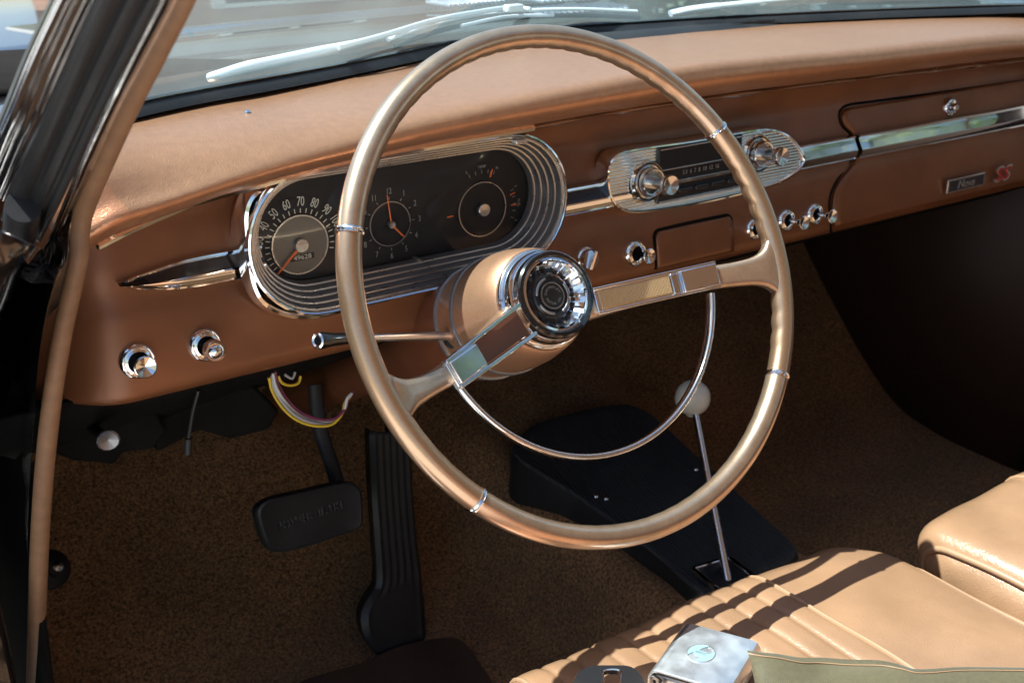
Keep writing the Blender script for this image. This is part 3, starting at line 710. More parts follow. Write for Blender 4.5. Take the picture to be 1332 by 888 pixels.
for a0,a1 in ((-70,30),(100,170),(200,260)):
    rows=[]
    for i in range(13):
        a=math.radians(a0+(a1-a0)*i/12); rows.append([W(OC[0]+HS*r*math.cos(a),OC[1]+HS*r*math.sin(a),.0543) for r in (.0128,.0146)])
    b.grid(rows)
b.build('medallion_marks','alu',md,solid=.0004)
vs=[];fs=[]
for wtxt,a0,flip in (('CHEVROLET',90,1),('MOTOR CO.',-90,-1)):
    for i,chh in enumerate(wtxt):
        a=math.radians(a0-flip*(i-(len(wtxt)-1)/2)*18); up=Vector((math.cos(a),math.sin(a),0))*flip; rt=Vector((up.y,-up.x,0))
        p=W(OC[0]+.0068*math.cos(a),OC[1]+.0068*math.sin(a),.0538)
        v,ff=text_obj('t',chh,.0028,None,faceM(p,RW@rt,RW@up),'raw',.00015,1)
        n=len(vs);vs+=v;fs+=[tuple(q+n for q in z) for z in ff]
obj('medallion_lettering',[loc(md,v) for v in vs],fs,'numdim',md,smooth=False)
# ================================================================ FLOOR, TUNNEL, PEDALS
def floorz(x,y):
    z=smo(y,[(-1.8,-.59),(.2,-.585),(.40,-.58),(.48,-.555),(.56,-.49),(.64,-.41),(.72,-.32),(.80,-.2),(.84,-.05)])
    d=abs(x-.335); hgt=smo(y,[(-1.8,.11),(.1,.115),(.4,.14),(.6,.2),(.85,.3)])
    wd=.13+max(0,y-.3)*.1
    t=max(0,min(1,(wd+.05-d)/.09)); t=t*t*(3-2*t)
    return max(z,(-.585+hgt)*t+z*(1-t)) if y<.5 else z+ (max(0,(-.585+hgt)-z))*t
rows=[]
random.seed(3)
for j in range(150):
    y=-1.6+2.44*j/149
    rows.append([(-.415+1.45*i/139,y,floorz(-.415+1.45*i/139,y)+.0015*math.sin(i*.9+j*.31)*math.sin(j*.7)) for i in range(140)])
tag(MB().grid(rows).build('carpet_floor','carpet',None,auto=80),kind='structure')
def onfloor(px,py,off=0):
    lo,hi=.3,3.5; d=ray(px,py)
    k=.4
    while k<3 and (CAM+d*k).z>floorz((CAM+d*k).x,(CAM+d*k).y)+off: k+=.004
    return CAM+d*k
def drape(name,pxs,m,off,th,parent,bev=.003):
    pts=[onfloor(x,y,off) for x,y in pxs]; P=closed(pts,60); c_=sum(P,Vector())/60
    b=MB(); rings=[]
    for s_ in (1,.98,.8,.55,.3,.05):
        ring=[]
        for p in P:
            q=c_+(p-c_)*s_; z=floorz(q.x,q.y)+off+ (0 if s_==1 else th); ring.append(Vector((q.x,q.y,z)))
        rings.append(ring)
    rings.insert(1,[Vector((p.x,p.y,p.z+th)) for p in rings[0]])
    b.grid(rings,False,True); n=60; k=len(b.v); b.f.append(tuple(range(k-n,k)))
    return b.build(name,m,parent,bevel=0)
hp=drape('heel_pad',[(380,900),(470,868),(520,848),(575,835),(600,838),(625,870),(640,900),(600,930),(400,930)],'mat',.004,.006,None)
tag(hp,'dark brown vinyl heel pad on the carpet below the accelerator pedal','heel pad')
# accelerator
ac=empty('accelerator_pedal',onfloor(515,840,.01),'long ribbed black rubber accelerator pedal standing on the carpet','pedal')
lf=[(481,560),(484,640),(488,700),(490,760),(478,780),(470,800),(474,825),(490,850)]
rt_=[(532,560),(536,640),(541,700),(546,740),(549,770),(551,790),(552,810),(553,832)]
rows=[]
for i,(l,r) in enumerate(zip(lf,rt_)):
    t_=i/7; Y=.43-.05*t_
    a=atY(*l,Y);bb=atY(*r,Y); 
    rows.append([a+Vector((0,.012,0)),a]+[a+(bb-a)*(k/12)+Vector((0,-.003-.0012*(k%2),0)) for k in range(1,12)]+[bb,bb+Vector((0,.012,0))])
rr=[crv([r[k] for r in rows],40) for k in range(len(rows[0]))]
b=MB().grid(rr); b.build('pedal_pad','padrub',ac,auto=25,solid=.002)
MB().tube([atY(508,600,.445),atY(505,500,.52)],.006).build('pedal_rod','black',ac)
# brake pedal
bc=atY(402,670,.37)
bk=empty('brake_pedal',bc,'wide black rubber brake pedal hanging on its arm left of the accelerator','pedal')
bo=closed([atY(*k,.37) for k in [(332,668),(335,658),(350,648),(400,636),(450,626),(468,634),(472,660),(470,684),(440,697),(395,712),(358,718),(345,708)]],60)
cb=sum(bo,Vector())/60; Nn=Vector((0,-1,.35)).normalized()
def sc_(L,s,h): return [cb+(p-cb)*s+Nn*h for p in L]
b=MB().grid([sc_(bo,1,-.012),sc_(bo,1,-.002),sc_(bo,.975,.002),sc_(bo,.93,.0035),sc_(bo,.90,.0025),sc_(bo,.5,.003),sc_(bo,.05,.0035)],False,True)
k=len(b.v); b.f.append(tuple(range(k-60,k))); b.f.append(tuple(range(60)))
b.build('pedal_pad','padrub',bk,auto=45)
vs=[]; fs=[]
text_obj('pad_lettering','POWER BRAKE',.0125,'rib',faceM(cb+Nn*.0042+Vector((-.002,0,.002)),(1,0,.03),(0,.3,1)),bk,.0006,.95)
MB().tube(crv([atY(440,632,.38),atY(432,605,.40),atY(420,570,.42),atY(414,540,.43),atY(410,500,.44)],20),.0085,12,flat=.6).build('pedal_arm','black',bk)
# dimmer switch
dp=onfloor(66,742,.0); ds=empty('dimmer_switch',dp,'round black foot switch on the carpet beside the door opening','switch')
nf=Vector((.3,-.75,.6)).normalized()
MB().lathe([(.024,-.01),(.024,.006),(.020,.010),(.010,.011),(.010,.018),(0,.019)],28,dp,nf).build('switch_base','black',ds)
MB().lathe([(.006,.018),(.006,.022),(0,.023)],18,dp,nf).build('switch_button','chrome2',ds)
# shifter console
con=empty('shifter_console',(.34,.2,-.47),'black ribbed console plate on the tunnel carrying the floor shifter','console')
def conz(y): return smo(y,[(.0,-.455),(.15,-.45),(.30,-.43),(.45,-.395),(.6,-.36)])
def oncon(px,py,off=0):
    d=ray(px,py);k=.5
    while k<3 and (CAM+d*k).z>conz((CAM+d*k).y)+off: k+=.002
    return CAM+d*k
co=[oncon(*k) for k in [(664,590),(685,556),(745,535),(812,525),(845,538),(930,615),(1000,678),(1038,714),(1034,728),(985,756),(935,776),(905,770),(860,730),(800,684),(745,645),(690,612)]]
P=closed(co,90); cc=sum(P,Vector())/90
def cr_(s,h): return [Vector(((cc+(p-cc)*s).x,(cc+(p-cc)*s).y,conz((cc+(p-cc)*s).y)+h)) for p in P]
b=MB().grid([cr_(1.02,-.06),cr_(1.0,-.006),cr_(.985,.0)],False,True); b.build('console_body','black',con,auto=60)
b=MB().grid([cr_(.985,.0),cr_(.96,.0035),cr_(.9,.002),cr_(.6,.002),cr_(.3,.002),cr_(.05,.002)],False,True); k=len(b.v); b.f.append(tuple(range(k-90,k))); b.build('console_top','rib',con,auto=50)
for q in [(775,645),(788,648),(905,610)]:
    MB().lathe([(.004,0),(.003,.002),(0,.0026)],14,oncon(*q,.004),(0,0,1)).build('console_screw','chrome2',con)
bp_=oncon(948,757,.004)
Rz=Matrix.Rotation(-.12,3,'Z')
fr=MB()
for (dx,dy,sx_,sy_) in ((0,.034,.052,.006),(0,-.034,.052,.006),(-.025,0,.006,.068),(.025,0,.006,.068)):
    fr.box(bp_+Rz@Vector((dx,dy,.004)),sx_,sy_,.008,Rz)
fr.build('shift_gate_frame','chrome',con,bevel=.0015)
MB().box(bp_+Vector((0,0,.001)),.046,.062,.004,Rz).build('gate_boot','black',con,bevel=.001)
gl=empty('gear_lever',bp_,'thin chrome floor shifter topped by an ivory ball knob','gear lever')
bl=atY(901,517,.25)
lr=[(bp_+Vector((0,0,-.004))).lerp(bl,i/29) for i in range(30)]
MB().tube(lr,[.0052-.0012*i/29 for i in range(30)],16).build('lever_rod','chrome2',gl)
MB().lathe([(.0001,.0215),(.006,.0207),(.0115,.0180),(.0165,.0137),(.0198,.0080),(.0212,.0),(.0205,-.0062),(.0175,-.0125),(.0125,-.0175),(.0075,-.0200),(.0065,-.0225),(.0045,-.0228)],40,bl,(.05,.05,1)).build('ball_knob','ball',gl,auto=60)
# ================================================================ SEATS
def seat(name,label,xL,xR,yF,zE,px0,px1,crown,rc,anc,flip=False):
    root=empty(name,((xL+xR)/2,yF-.25,-.5),label,'seat')
    prof=[]                # (Y offset from front, z above edge)  from underside front, over the roll, to the back
    for i in range(6): prof.append((-.012-.006*(5-i)/5*1.0,-.20+.20*i/6*.9))
    R_=.030
    for i in range(9):
        a=PI*.5*i/8; prof.append((-R_-.0+R_*math.cos(a)*1.0-.0,-.022+R_*math.sin(a)*.75))
    for i in range(1,26):
        yy=-R_-.55*i/25; prof.append((yy,-.022+R_*.75+.006*math.sin(min(1,i/8)*PI/2)-.012*max(0,(i-8)/17)))
    nx=280; rows=[]
    for i in range(nx+1):
        x=xL+(xR-xL)*i/nx; row=[]
        e=min(x-xL,xR-x)
        sh=0
        if e<rc: t_=1-e/rc; sh=rc*.75*(1-math.sqrt(max(0,1-t_*t_)))
        cw=crown*(1-math.exp(-e/.045))
        hp_=0
        if px0<=x<=px1:
            u=(x-px0)/anc; fr_=u-math.floor(u); hp_=.0026*(1-abs(2*fr_-1)**4)
        for (dy,dz) in prof:
            y=yF+dy-sh*max(0,1+dy/.3)
            nrm=Vector((0,0,1)) if dy<-.03 else Vector((0,.7,.7))
            zs=cw if dz>-.03 else cw*max(0,(dz+.2)/.17)
            edge=-.010*math.exp(-e/.006)
            wob=.0012*math.sin(x*31+y*17)+.0008*math.sin(x*73-y*49)
            p=Vector((x,y,zE+dz+zs+edge+wob))+nrm*hp_
            row.append(p)
        rows.append(row)
    cush=MB().grid(rows).build('seat_cushion','seat',root,auto=80)
    # side boxings
    for xe,ed,s_ in ((xL,rows[0],-1),(xR,rows[-1],1)):
        e_=[Vector(p) for p in ed]; c_=Vector((xe,yF-.3,zE-.12))
        r_a=[p+Vector((s_*.004,0,-.004)) for p in e_]; r_b=[p+(c_-p)*.12+Vector((s_*.014,0,0)) for p in e_]; r_c=[p+(c_-p)*.5+Vector((s_*.010,0,0)) for p in e_]; r_d=[p+(c_-p)*.95 for p in e_]
        MB().grid([e_,r_a,r_b,r_c,r_d]).build('side_panel','seat',root,auto=80)
        pth=[p+Vector((s_*.002,0,.001)) for p in e_[5:]]
        MB().tube(crv(pth,90),.0034,10).build('piping','piping',root)
    for xs in (px0,px1):
        i=min(nx,max(0,int(round((xs-xL)/(xR-xL)*nx))))
        pth=[Vector(p)+Vector((0,0,.0005)) for p in rows[i][6:]]
        MB().tube(crv(pth,80),.0022,8).build('piping','piping',cush)
    # back rest (behind the viewer)
    xm=(xL+xR)/2; hw=(xR-xL)/2-.01
    rr_=[]
    for i in range(14):
        t_=i/13; z=zE-.05+.52*t_; w_=hw*(1-.25*t_**4)
        rr_.append([Vector((xm+w_*math.cos(a),yF-.60-.13*t_+.055*math.sin(a),z)) for a in [2*PI*k/24 for k in range(24)]])
    b=MB().grid(rr_,False,True); k=len(b.v); b.f.append(tuple(range(k-24,k))); b.build('backrest','seat',root,auto=60)
    return root
ds_=seat('driver_seat','tan pleated front seat cushion striped by the shadow of the steering wheel','x'and -.215,.283,-.055,-.292,-.112,.133,.014,.07,.0245)
seat('passenger_seat','tan front seat cushion at the right edge, beyond the driver seat',.345,.85,-.066,-.297,.50,.74,.007,.032,.030)
# seat belt parts
Sz=lambda x,y:-.262
bk_c=(atZ(975,832,-.246)+atZ(857,872,-.252))/2
ex=(atZ(975,832,-.246)-atZ(875,805,-.250)); ey=(atZ(875,805,-.250)-atZ(857,872,-.252))
Wd=ex.length; Hd=ey.length
ux=ex.normalized(); uy=(ey-ux*ey.dot(ux)).normalized(); uz=ux.cross(uy)
if uz.z<0: uz=-uz
bu=empty('seat_belt_buckle',bk_c,'square chrome seat belt buckle with a round blue emblem lying on the driver seat','buckle')
def B3(a,b_,c_): return bk_c+ux*a+uy*b_+uz*c_
sec=[]
for i in range(21):
    t_=i/20; pass
# folded sheet: rounded left edge, flat top, rounded right edge
pr=[(-.5*Wd+.002,-.020),(-.5*Wd-.001,-.014),(-.5*Wd,-.006),(-.5*Wd+.0035,-.0012),(-.5*Wd+.008,0),(.5*Wd-.006,0),(.5*Wd-.002,-.0012),(.5*Wd,-.005),(.5*Wd,-.016)]
rows=[]
for (a,c_) in pr:
    rows.append([B3(a,-.5*Hd,c_-.001),B3(a,-.5*Hd+.001,c_),B3(a,.5*Hd-.001,c_),B3(a,.5*Hd,c_-.001)])
MB().grid(rows).build('buckle_cover','bucklem',bu,solid=.0012,auto=40)
MB().box(B3(0,0,-.012),Wd*.9,Hd*.92,.012,Matrix((ux,uy,uz)).transposed()).build('buckle_body','silver',bu,bevel=.002)
MB().lathe([(.0105,0),(.0105,.0006),(.0100,.0006),(.0098,.0002)],40,B3(-.003,.0,.0007),uz).build('emblem_ring','silver',bu)
b=MB()
for a0,a1 in ((75,215),(-105,35)):
    rows=[]
    for i in range(20):
        t_=i/19; a=math.radians(a0+(a1-a0)*t_); wdt=.0068*math.sin(PI*t_)**.7+.0001
        rows.append([B3(-.003+r*math.cos(a),r*math.sin(a),.0011) for r in (.0102,.0102-wdt)])
    b.grid(rows)
b.build('emblem_crescents','logo',bu,smooth=False)
for (dy,l) in ((.0012,.0085),(-.0014,.0085),(0,.017)):
    MB().box(B3(-.003,dy,.0011),l,.0022,.0005,Matrix((ux,uy,uz)).transposed()).build('emblem_bar','logo',bu,smooth=False)
MB().lathe([(.006,-.001),(.006,.0015),(.0042,.0018),(.0036,-.002)],20,B3(-.5*Wd+.006,-.5*Hd-.001,-.010),-uy).build('buckle_pivot','chrome2',bu)
# webbing
we=empty('seat_belt_webbing',atZ(1100,870,-.25),'olive ribbed seat belt strap running from the buckle across the seat','seat belt')
tops=[(972,846),(985,850),(1010,853),(1040,858),(1065,857),(1100,858),(1145,858),(1170,862),(1192,868),(1250,866),(1332,868),(1400,870)]
rows=[]
for i,q in enumerate(tops):
    z=-.247+.003*math.sin(i*1.1)
    p=atZ(*q,z); d=Vector((-.55,-.80,0)); 
    rows.append([p+d*(.046*k/8)+Vector((0,0,-.0012*k/8+.0018*math.sin(k*.7+i*.6))) for k in range(9)])
rr=[crv([r[k] for r in rows],70) for k in range(9)]
MB().grid(rr).build('strap','web',we,solid=.0014,auto=60)
MB().tube([rr[1][i]+Vector((0,0,.0012)) for i in range(70)],.0005,6).build('stitching','piping',we)
# tongue
tg=atZ(792,890,-.243); tn=empty('seat_belt_tongue',tg,'dark metal belt tongue with a slot lying left of the chrome buckle','belt tongue')
def tz(x,y): return atZ(x,y,-.244)
to=closed([tz(*k) for k in [(745,892),(752,874),(768,867),(795,866),(822,868),(838,884),(842,905),(800,925),(755,925)]],50)
hole=closed([tz(*k) for k in [(785,886),(786,874),(806,874),(807,886),(804,905),(786,905)]],50)
# align hole start with outline start
ct=sum(hole,Vector())/50
def angs(L): return sorted(L,key=lambda p:math.atan2((p-ct).y,(p-ct).x))
to=angs(to);hole=angs(hole)
up=Vector((0,0,.0025))
MB().grid([[p-up for p in to],to,[p+up*.6+(ct-p)*.04 for p in to],[p+up*.6 for p in hole],[p-up for p in hole]],False,True).build('tongue_plate','radioblk',tn,auto=50)
MB().tube([p+up*.7 for p in hole],.0007,8,closed=True).build('slot_edge','chrome',tn)
# ================================================================ A PILLAR, WINDLACE, DOOR JAMB
pil=empty('windshield_pillar',(-.37,0,.12),'black left windshield pillar with rubber seals and a ridged chrome moulding','pillar')
wlx=[(252,-30,30,-.343),(240,0,30,-.345),(203,70,32,-.347),(165,142,33,-.349),(130,220,31,-.351),(110,270,29,-.353),(105,295,27,-.355),(103,330,27,-.358),(95,370,27,-.362),(82,430,27,-.368),(69,510,27,-.376),(58,610,27,-.384),(51,720,26,-.391),(46,888,25,-.398),(44,960,25,-.40)]
pts=[atX(a,b_,d) for a,b_,c_,d in wlx]; rad_=[c_*.46*depth(p)/FPX for (a,b_,c_,d),p in zip(wlx,pts)]
P=crv(pts,110); s=[0]
for a,b_ in zip(pts,pts[1:]): s.append(s[-1]+(b_-a).length)
RR=[smo(s[-1]*i/109,list(zip(s,rad_))) for i in range(110)]
wlo=MB().tube(P,RR,16).build('windlace','lace',None,auto=80)
tag(wlo,'long tan windlace cord edging the door opening along the black pillar','windlace')
def rails(name,rl,m,parent,n=60,solid=.004,auto=50,rid=0):
    R_=[crv([atX(px,py,X) for (px,py) in pts_],n) for pts_,X in rl]
    return MB().grid(R_).build(name,m,parent,solid=solid,auto=auto)
# inner tan/black flange just outside the windlace
rails('inner_flange',[([(232,-30),(219,0),(183,70),(147,140),(116,215),(96,268),(90,300),(86,340),(70,400),(57,470),(52,520)],-.358),
   ([(222,-30),(212,0),(168,85),(130,165),(100,232),(78,285),(60,330),(40,380),(30,430),(24,500),(20,560)],-.366)],'gloss',pil,auto=60)
MB().tube(crv([atX(a,b_,-.367) for a,b_ in [(222,-30),(211,0),(168,85),(130,165),(100,232),(78,285),(58,325),(38,372),(27,425),(20,520),(17,650),(15,888),(15,950)]],90),.0011,8).build('flange_edge','chrome2',pil)
# rubber seal made of three lips
def off(pts_,d): return [(x+d[0],y+d[1]) for x,y in pts_]
sA=[(228,-30),(206,0),(160,90),(122,168),(95,228),(70,280),(52,315)]
sB=[(140,-30),(124,0),(88,80),(55,155),(27,215),(8,262),(2,285)]
def atD(px,py,D): return CAM+ray(px,py)*D
def faceband(name,ca,cb,xa,offs,m,parent,n=70,solid=.002,auto=25):
    # strip between two curves, its cross-section given as steps towards (-) or away from (+) the cabin
    D=[depth(atX(*p,xa)) for p in ca]; R_=[]
    for i,o_ in enumerate(offs):
        t_=i/(len(offs)-1)
        R_.append(crv([atD(a[0]+(b_[0]-a[0])*t_,a[1]+(b_[1]-a[1])*t_,d+o_) for a,b_,d in zip(ca,cb,D)],n))
    return MB().grid(R_).build(name,m,parent,solid=solid,auto=auto)
faceband('rubber_seal',sA,sB,-.370,[0,-.002,-.0015,.002,.0015,-.003,-.004,-.0035,.0005,.0015,-.003,-.006,-.007,-.0065,-.003,-.001],'black',pil)
# chrome moulding with ridges
cA=[(146,-30),(127,0),(93,75),(60,150),(33,210),(10,262)]
cB=[(90,-30),(76,0),(42,72),(12,145),(-6,190),(-24,238)]
faceband('chrome_moulding',cA,cB,-.388,[.0015,.0,-.0006,-.0008,-.0006,.0002,.0004,-.0006,-.0012,-.0014,-.0010,.0,.0001,-.0010,-.0016,-.0018,-.0014,-.0002,.0],'chrome',pil,auto=45,solid=.0006)
Dm=[depth(atX(*p,-.388)) for p in cA]
for t_,r_ in ((.03,.0010),(.17,.0018),(.38,.0030),(.60,.0018),(.80,.0030),(.97,.0013)):
    MB().tube(crv([atD(a[0]+(b_[0]-a[0])*t_,a[1]+(b_[1]-a[1])*t_,d) for a,b_,d in zip(cA,cB,Dm)],60),r_,16).build('moulding_bead','chrome',pil,auto=60)
faceband('moulding_edge',[(92,-30),(78,0),(44,72),(14,145),(-6,192)],[(82,-30),(68,0),(34,72),(4,145),(-16,192)],-.392,[-.002,-.005,-.004,.004],'black',pil,40)
# rubber foot of the seal
b=MB(); b.tube(crv([atX(30,268,-.388),atX(26,300,-.386),atX(22,330,-.384),atX(18,352,-.384),atX(17,362,-.384)],20),[.010,.0105,.0095,.0075,.004][0:1]*8+[.0095]*6+[.008,.007,.006,.005,.004,.002],14); b.build('seal_end','black',pil)
# upper run of the pillar to the roof (out of frame)
MB().tube([atX(150,-60,-.385),Vector((-.38,-.40,.53))],.022,10).build('pillar_upper','black',pil)
# door jamb
jm=empty('door_jamb',(-.42,.3,-.3),'glossy black door jamb below the pillar with brown reflections','door jamb')
rails('jamb_face',[([(86,340),(72,400),(57,470),(50,540),(44,640),(38,760),(33,900),(31,960)],-.372),
   ([(76,350),(60,410),(50,470),(44,545),(38,640),(34,760),(30,900),(28,960)],-.390),
   ([(60,350),(42,400),(34,470),(29,560),(26,660),(24,780),(22,900),(22,960)],-.378),
   ([(40,372),(28,425),(21,520),(18,650),(16,780),(15,900),(15,960)],-.372)],'gloss',jm,70,.002,60)
rails('jamb_outer',[([(58,325),(38,372),(27,425),(20,520),(17,650),(15,888),(15,960)],-.3735),([(0,300),(-30,420),(-60,520),(-80,650),(-90,888),(-90,960)],-.43)],'gloss',jm,60,.003)
MB().tube(crv([atX(a,b_,-.3725) for a,b_ in [(66,470),(57,540),(50,620),(44,720),(39,820),(36,900),(35,950)]],60),.0011,8).build('jamb_bead','alu',jm)
# ================================================================ WINDSHIELD, COWL, HOOD
GLP=[(190,132),(260,118),(330,106),(440,86),(520,70),(600,54),(720,38),(860,28),(1000,20),(1150,13),(1332,7)]
ZG=.13
gq=[atZ(a,b_,ZG) for a,b_ in GLP]
GQ=[(-.36,.12),(-.30,.20)]+[(p.x,p.y) for p in gq]+[(1.02,.13)]
def glY(x,z=.13): return smo(x,GQ)-(z-ZG)*1.05
rows=[]
for i in range(50):
    x=-.335+1.33*i/49; rows.append([(x+(.33-x)*.10*(j/12),glY(x,.127+.42*j/12),.127+.42*j/12) for j in range(13)])
gl_=MB().grid(rows).build('windshield','glass',None,auto=80)
tag(gl_,'faintly cyan tinted curved windshield glass above the dashboard','windshield')
# black rubber gasket along the glass base
def gp(px,py,lift=0):
    d=ray(px,py);k=.3
    while k<2.2:
        p=CAM+d*k
        if p.y>glY(p.x,p.z): break
        k+=.002
    return CAM+d*k
gk=empty('windshield_gasket',(.33,.35,.135),'wide black rubber gasket along the foot of the windshield behind the pad','rubber seal')
top=crv([gp(*q) for q in [(150,142),(190,132),(260,118),(330,106),(440,86),(520,70),(600,54),(720,38),(860,28),(1000,20),(1150,13),(1332,7),(1420,4)]],110)
rows=[]
for p in top:
    y2=rearY(p.x); z2=padpt(p.x,.9)[1]
    rows.append([p+Vector((0,.012,-.002)),p+Vector((0,.002,.001)),p+Vector((0,-.004,-.003)),p+Vector((0,-.008,-.008)),Vector((p.x,max(y2+.004,p.y-.05)*.5+p.y*.5-.004,p.z*.4+z2*.6+.001)),Vector((p.x,y2+.006,z2+.0035)),Vector((p.x,y2-.003,z2-.001)),Vector((p.x,y2+.0,z2-.008))])
MB().grid(rows).build('gasket','black',gk,solid=.002,auto=70)
MB().tube([p+Vector((0,-.001,.0018)) for p in top],.0014,8).build('gasket_bead','gloss',gk)
# cowl + hood
def hoodz(x,y):
    c_=.105+.020*(1-((x-.33)/.85)**2)
    z=c_+.012*math.sin(min(1,max(0,(y-.45)/.5))*PI/2)-.05*max(0,(y-.95))**1.6
    if abs(x-.33)>.68: z+=.014*math.sin(min(1,(abs(x-.33)-.68)/.16)*PI)-.3*max(0,abs(x-.33)-.80)
    return z
rows=[]
for j in range(70):
    y=.2+1.75*j/69
    rows.append([(-.62+1.9*i/89,max(y,glY(max(-.33,min(1,-.62+1.9*i/89)))+.015) if j<25 else y,hoodz(-.62+1.9*i/89,max(y,glY(max(-.33,min(1,-.62+1.9*i/89))))) -.004*(1 if abs(y-.62)<.012 else 0)) for i in range(90)])
bn=empty('car_hood',(.33,1.0,.1),'glossy black car hood and cowl reflecting the street beyond the windshield','hood')
MB().grid(rows).build('hood_skin','hood',bn,auto=60)
front=[[(x,1.95,hoodz(x,1.95)) for x in [-.62+1.9*i/30 for i in range(31)]],[(x,2.02,-.15) for x in [-.62+1.9*i/30 for i in range(31)]],[(x,1.95,-.5) for x in [-.62+1.9*i/30 for i in range(31)]]]
MB().grid(front).build('hood_front','hood',bn,auto=60)
# cowl vent louvres
def louv(pxa,pxb,n):
    a=onh(*pxa);b_=onh(*pxb); 
    b=MB()
    for i in range(n):
        p=a+(b_-a)*(i/(n-1)); b.box((p.x,p.y,hoodz(p.x,p.y)+.006),.003,.06,.004)
    return b
def onh(px,py):
    d=ray(px,py);k=.5
    while k<6:
        p=CAM+d*k
        if p.z<hoodz(p.x,p.y)+.004: break
        k+=.004
    return CAM+d*k
louv((570,8),(640,2),13).build('cowl_vent','silver',bn,bevel=.001)
louv((690,3),(800,-4),16).build('cowl_vent','silver',bn,bevel=.001)
# wipers
def hz(px,py,l): 
    d=ray(px,py);k=.5
    while k<6:
        p=CAM+d*k
        if p.y>glY(max(-.33,min(1,p.x)),p.z)+.02 and (p.z<hoodz(p.x,p.y)+l or p.y>1.1): break
        k+=.002
    return CAM+d*k
wp_=empty('wiper',hz(280,98,.03),'long satin silver wiper arm and blade lying left beyond the windshield foot','wiper')
ap=[hz(*q,l) for q,l in (((274,101),.016),((285,98),.018),((310,91),.02),((360,80),.02),((440,62),.022),((500,47),.024))]
wd_=[8,11,10,9,6,4]
A_=crv(ap,40); Rr=[lin(i/39*5,list(enumerate(wd_)))*depth(A_[i])/FPX for i in range(40)]
MB().tube(A_,Rr,12,flat=.8,up=(0,0,1)).build('wiper_arm','wiper',wp_)
bl1=crv([hz(*q,.026) for q in [(505,52),(530,42),(570,30),(620,20),(680,14),(750,12),(828,15)]],50)
MB().tube(bl1,[.0032]*50,10,flat=.6,up=(0,0,1)).build('wiper_blade','wiper',wp_)
MB().tube([p+Vector((.01,.006,-.008)) for p in bl1],.0026,8).build('blade_rubber','black',wp_)
MB().tube(crv([hz(*q,.03) for q in [(440,62),(500,46),(560,28),(610,18),(668,10),(690,13)]],30),.0028,10).build('blade_bridge','wiper',wp_)
MB().tube(crv([hz(*q,.022) for q in [(600,34),(660,22),(720,20)]],20),.002,8).build('blade_bridge','wiper',wp_)
MB().box(hz(668,11,.034),.02,.012,.008).build('blade_clip','wiper',wp_,bevel=.002)
wp2=empty('wiper',hz(900,10,.03),'silver wiper arm at the top edge, partly cut off, right of the wheel rim','wiper')
MB().tube(crv([hz(*q,.022) for q in [(872,18),(900,12),(960,5),(1040,-2)]],30),[.0075]*10+[.006]*10+[.004]*10,12,flat=.5,up=(0,0,1)).build('wiper_arm','wiper',wp2)
# ================================================================ BODY SHELL (mostly out of view; keeps the interior dark)
rows=[]
for i in range(20):
    x=-.34+1.34*i/19
    rows.append([(x,-.27-.12*((x-.33)/.67)**2,.535),(x,-.40,.565),(x,-.9,.585),(x,-1.4,.56),(x,-1.75,.45)])
rf=empty('car_shell',(.33,-.9,-.6),'dark car body shell with roof, passenger side and rear bench around the cabin','car body')
MB().grid(rows).build('headliner','felt',rf); MB().grid([[Vector(p)+Vector((0,0,.02)) for p in r] for r in rows]).build('roof_skin','gloss',rf)
pd=rf
MB().grid([[(1.03,.22,-.62),(1.04,.22,-.3),(1.02,.22,.08)],[(1.03,0,-.62),(1.05,0,-.3),(1.02,0,.10)],[(1.03,-.9,-.62),(1.05,-.9,-.3),(1.02,-.9,.10)]]).build('door_panel','trim',pd,solid=.03)
MB().box((1.0,-.3,-.12),.05,.35,.04).build('arm_rest','trim',pd,bevel=.01)
MB().tube([(1.0,.15,.12),(.97,-.30,.53)],.02,10).build('window_pillar','gloss',pd)
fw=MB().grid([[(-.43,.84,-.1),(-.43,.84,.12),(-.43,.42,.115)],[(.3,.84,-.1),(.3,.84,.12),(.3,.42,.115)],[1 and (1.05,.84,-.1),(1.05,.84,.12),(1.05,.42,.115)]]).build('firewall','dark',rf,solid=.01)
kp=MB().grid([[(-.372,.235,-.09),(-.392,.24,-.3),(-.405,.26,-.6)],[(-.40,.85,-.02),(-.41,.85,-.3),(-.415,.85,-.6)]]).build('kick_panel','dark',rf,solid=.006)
kp2=MB().grid([[(1.035,.2,.08),(1.035,.2,-.3),(1.03,.2,-.62)],[(1.035,.5,.08),(1.035,.5,-.3),(1.03,.5,-.62)],[(1.035,.85,.08),(1.035,.85,-.3),(1.03,.85,-.62)]]).build('kick_panel','trim',rf,solid=.006)
rs=MB().box((.33,-1.35,-.35),1.25,.5,.35).build('rear_seat','seat',rf,bevel=.05)
rb=MB().grid([[(-.38,-1.6,-.6),(-.38,-1.6,.0),(-.36,-1.75,.1)],[(1.03,-1.6,-.6),(1.03,-1.6,.0),(1.0,-1.75,.1)]]).build('rear_panel','trim',rf,solid=.02)
MB().grid([[(-.45,.255,-.66),(-.475,.26,-.3),(-.46,.26,.0),(-.44,.24,.09),(-.40,.2,.12)],[(-.47,1.1,-.66),(-.50,1.1,-.3),(-.60,1.1,.0),(-.62,1.1,.08),(-.60,1.1,.10)],[(-.47,1.95,-.66),(-.50,1.95,-.3),(-.60,1.95,.0),(-.62,1.95,.06),(-.60,1.95,.07)]]).build('fender_side','hood',bn,auto=60,solid=.004)
dd=empty('driver_door',(-.45,.26,-.3),'black driver door standing open beside the door jamb','door')
dA=Vector((-.46,.27,0)); dD=Vector((-.90,-.42,0)).normalized(); dN=Vector((-dD.y,dD.x,0))
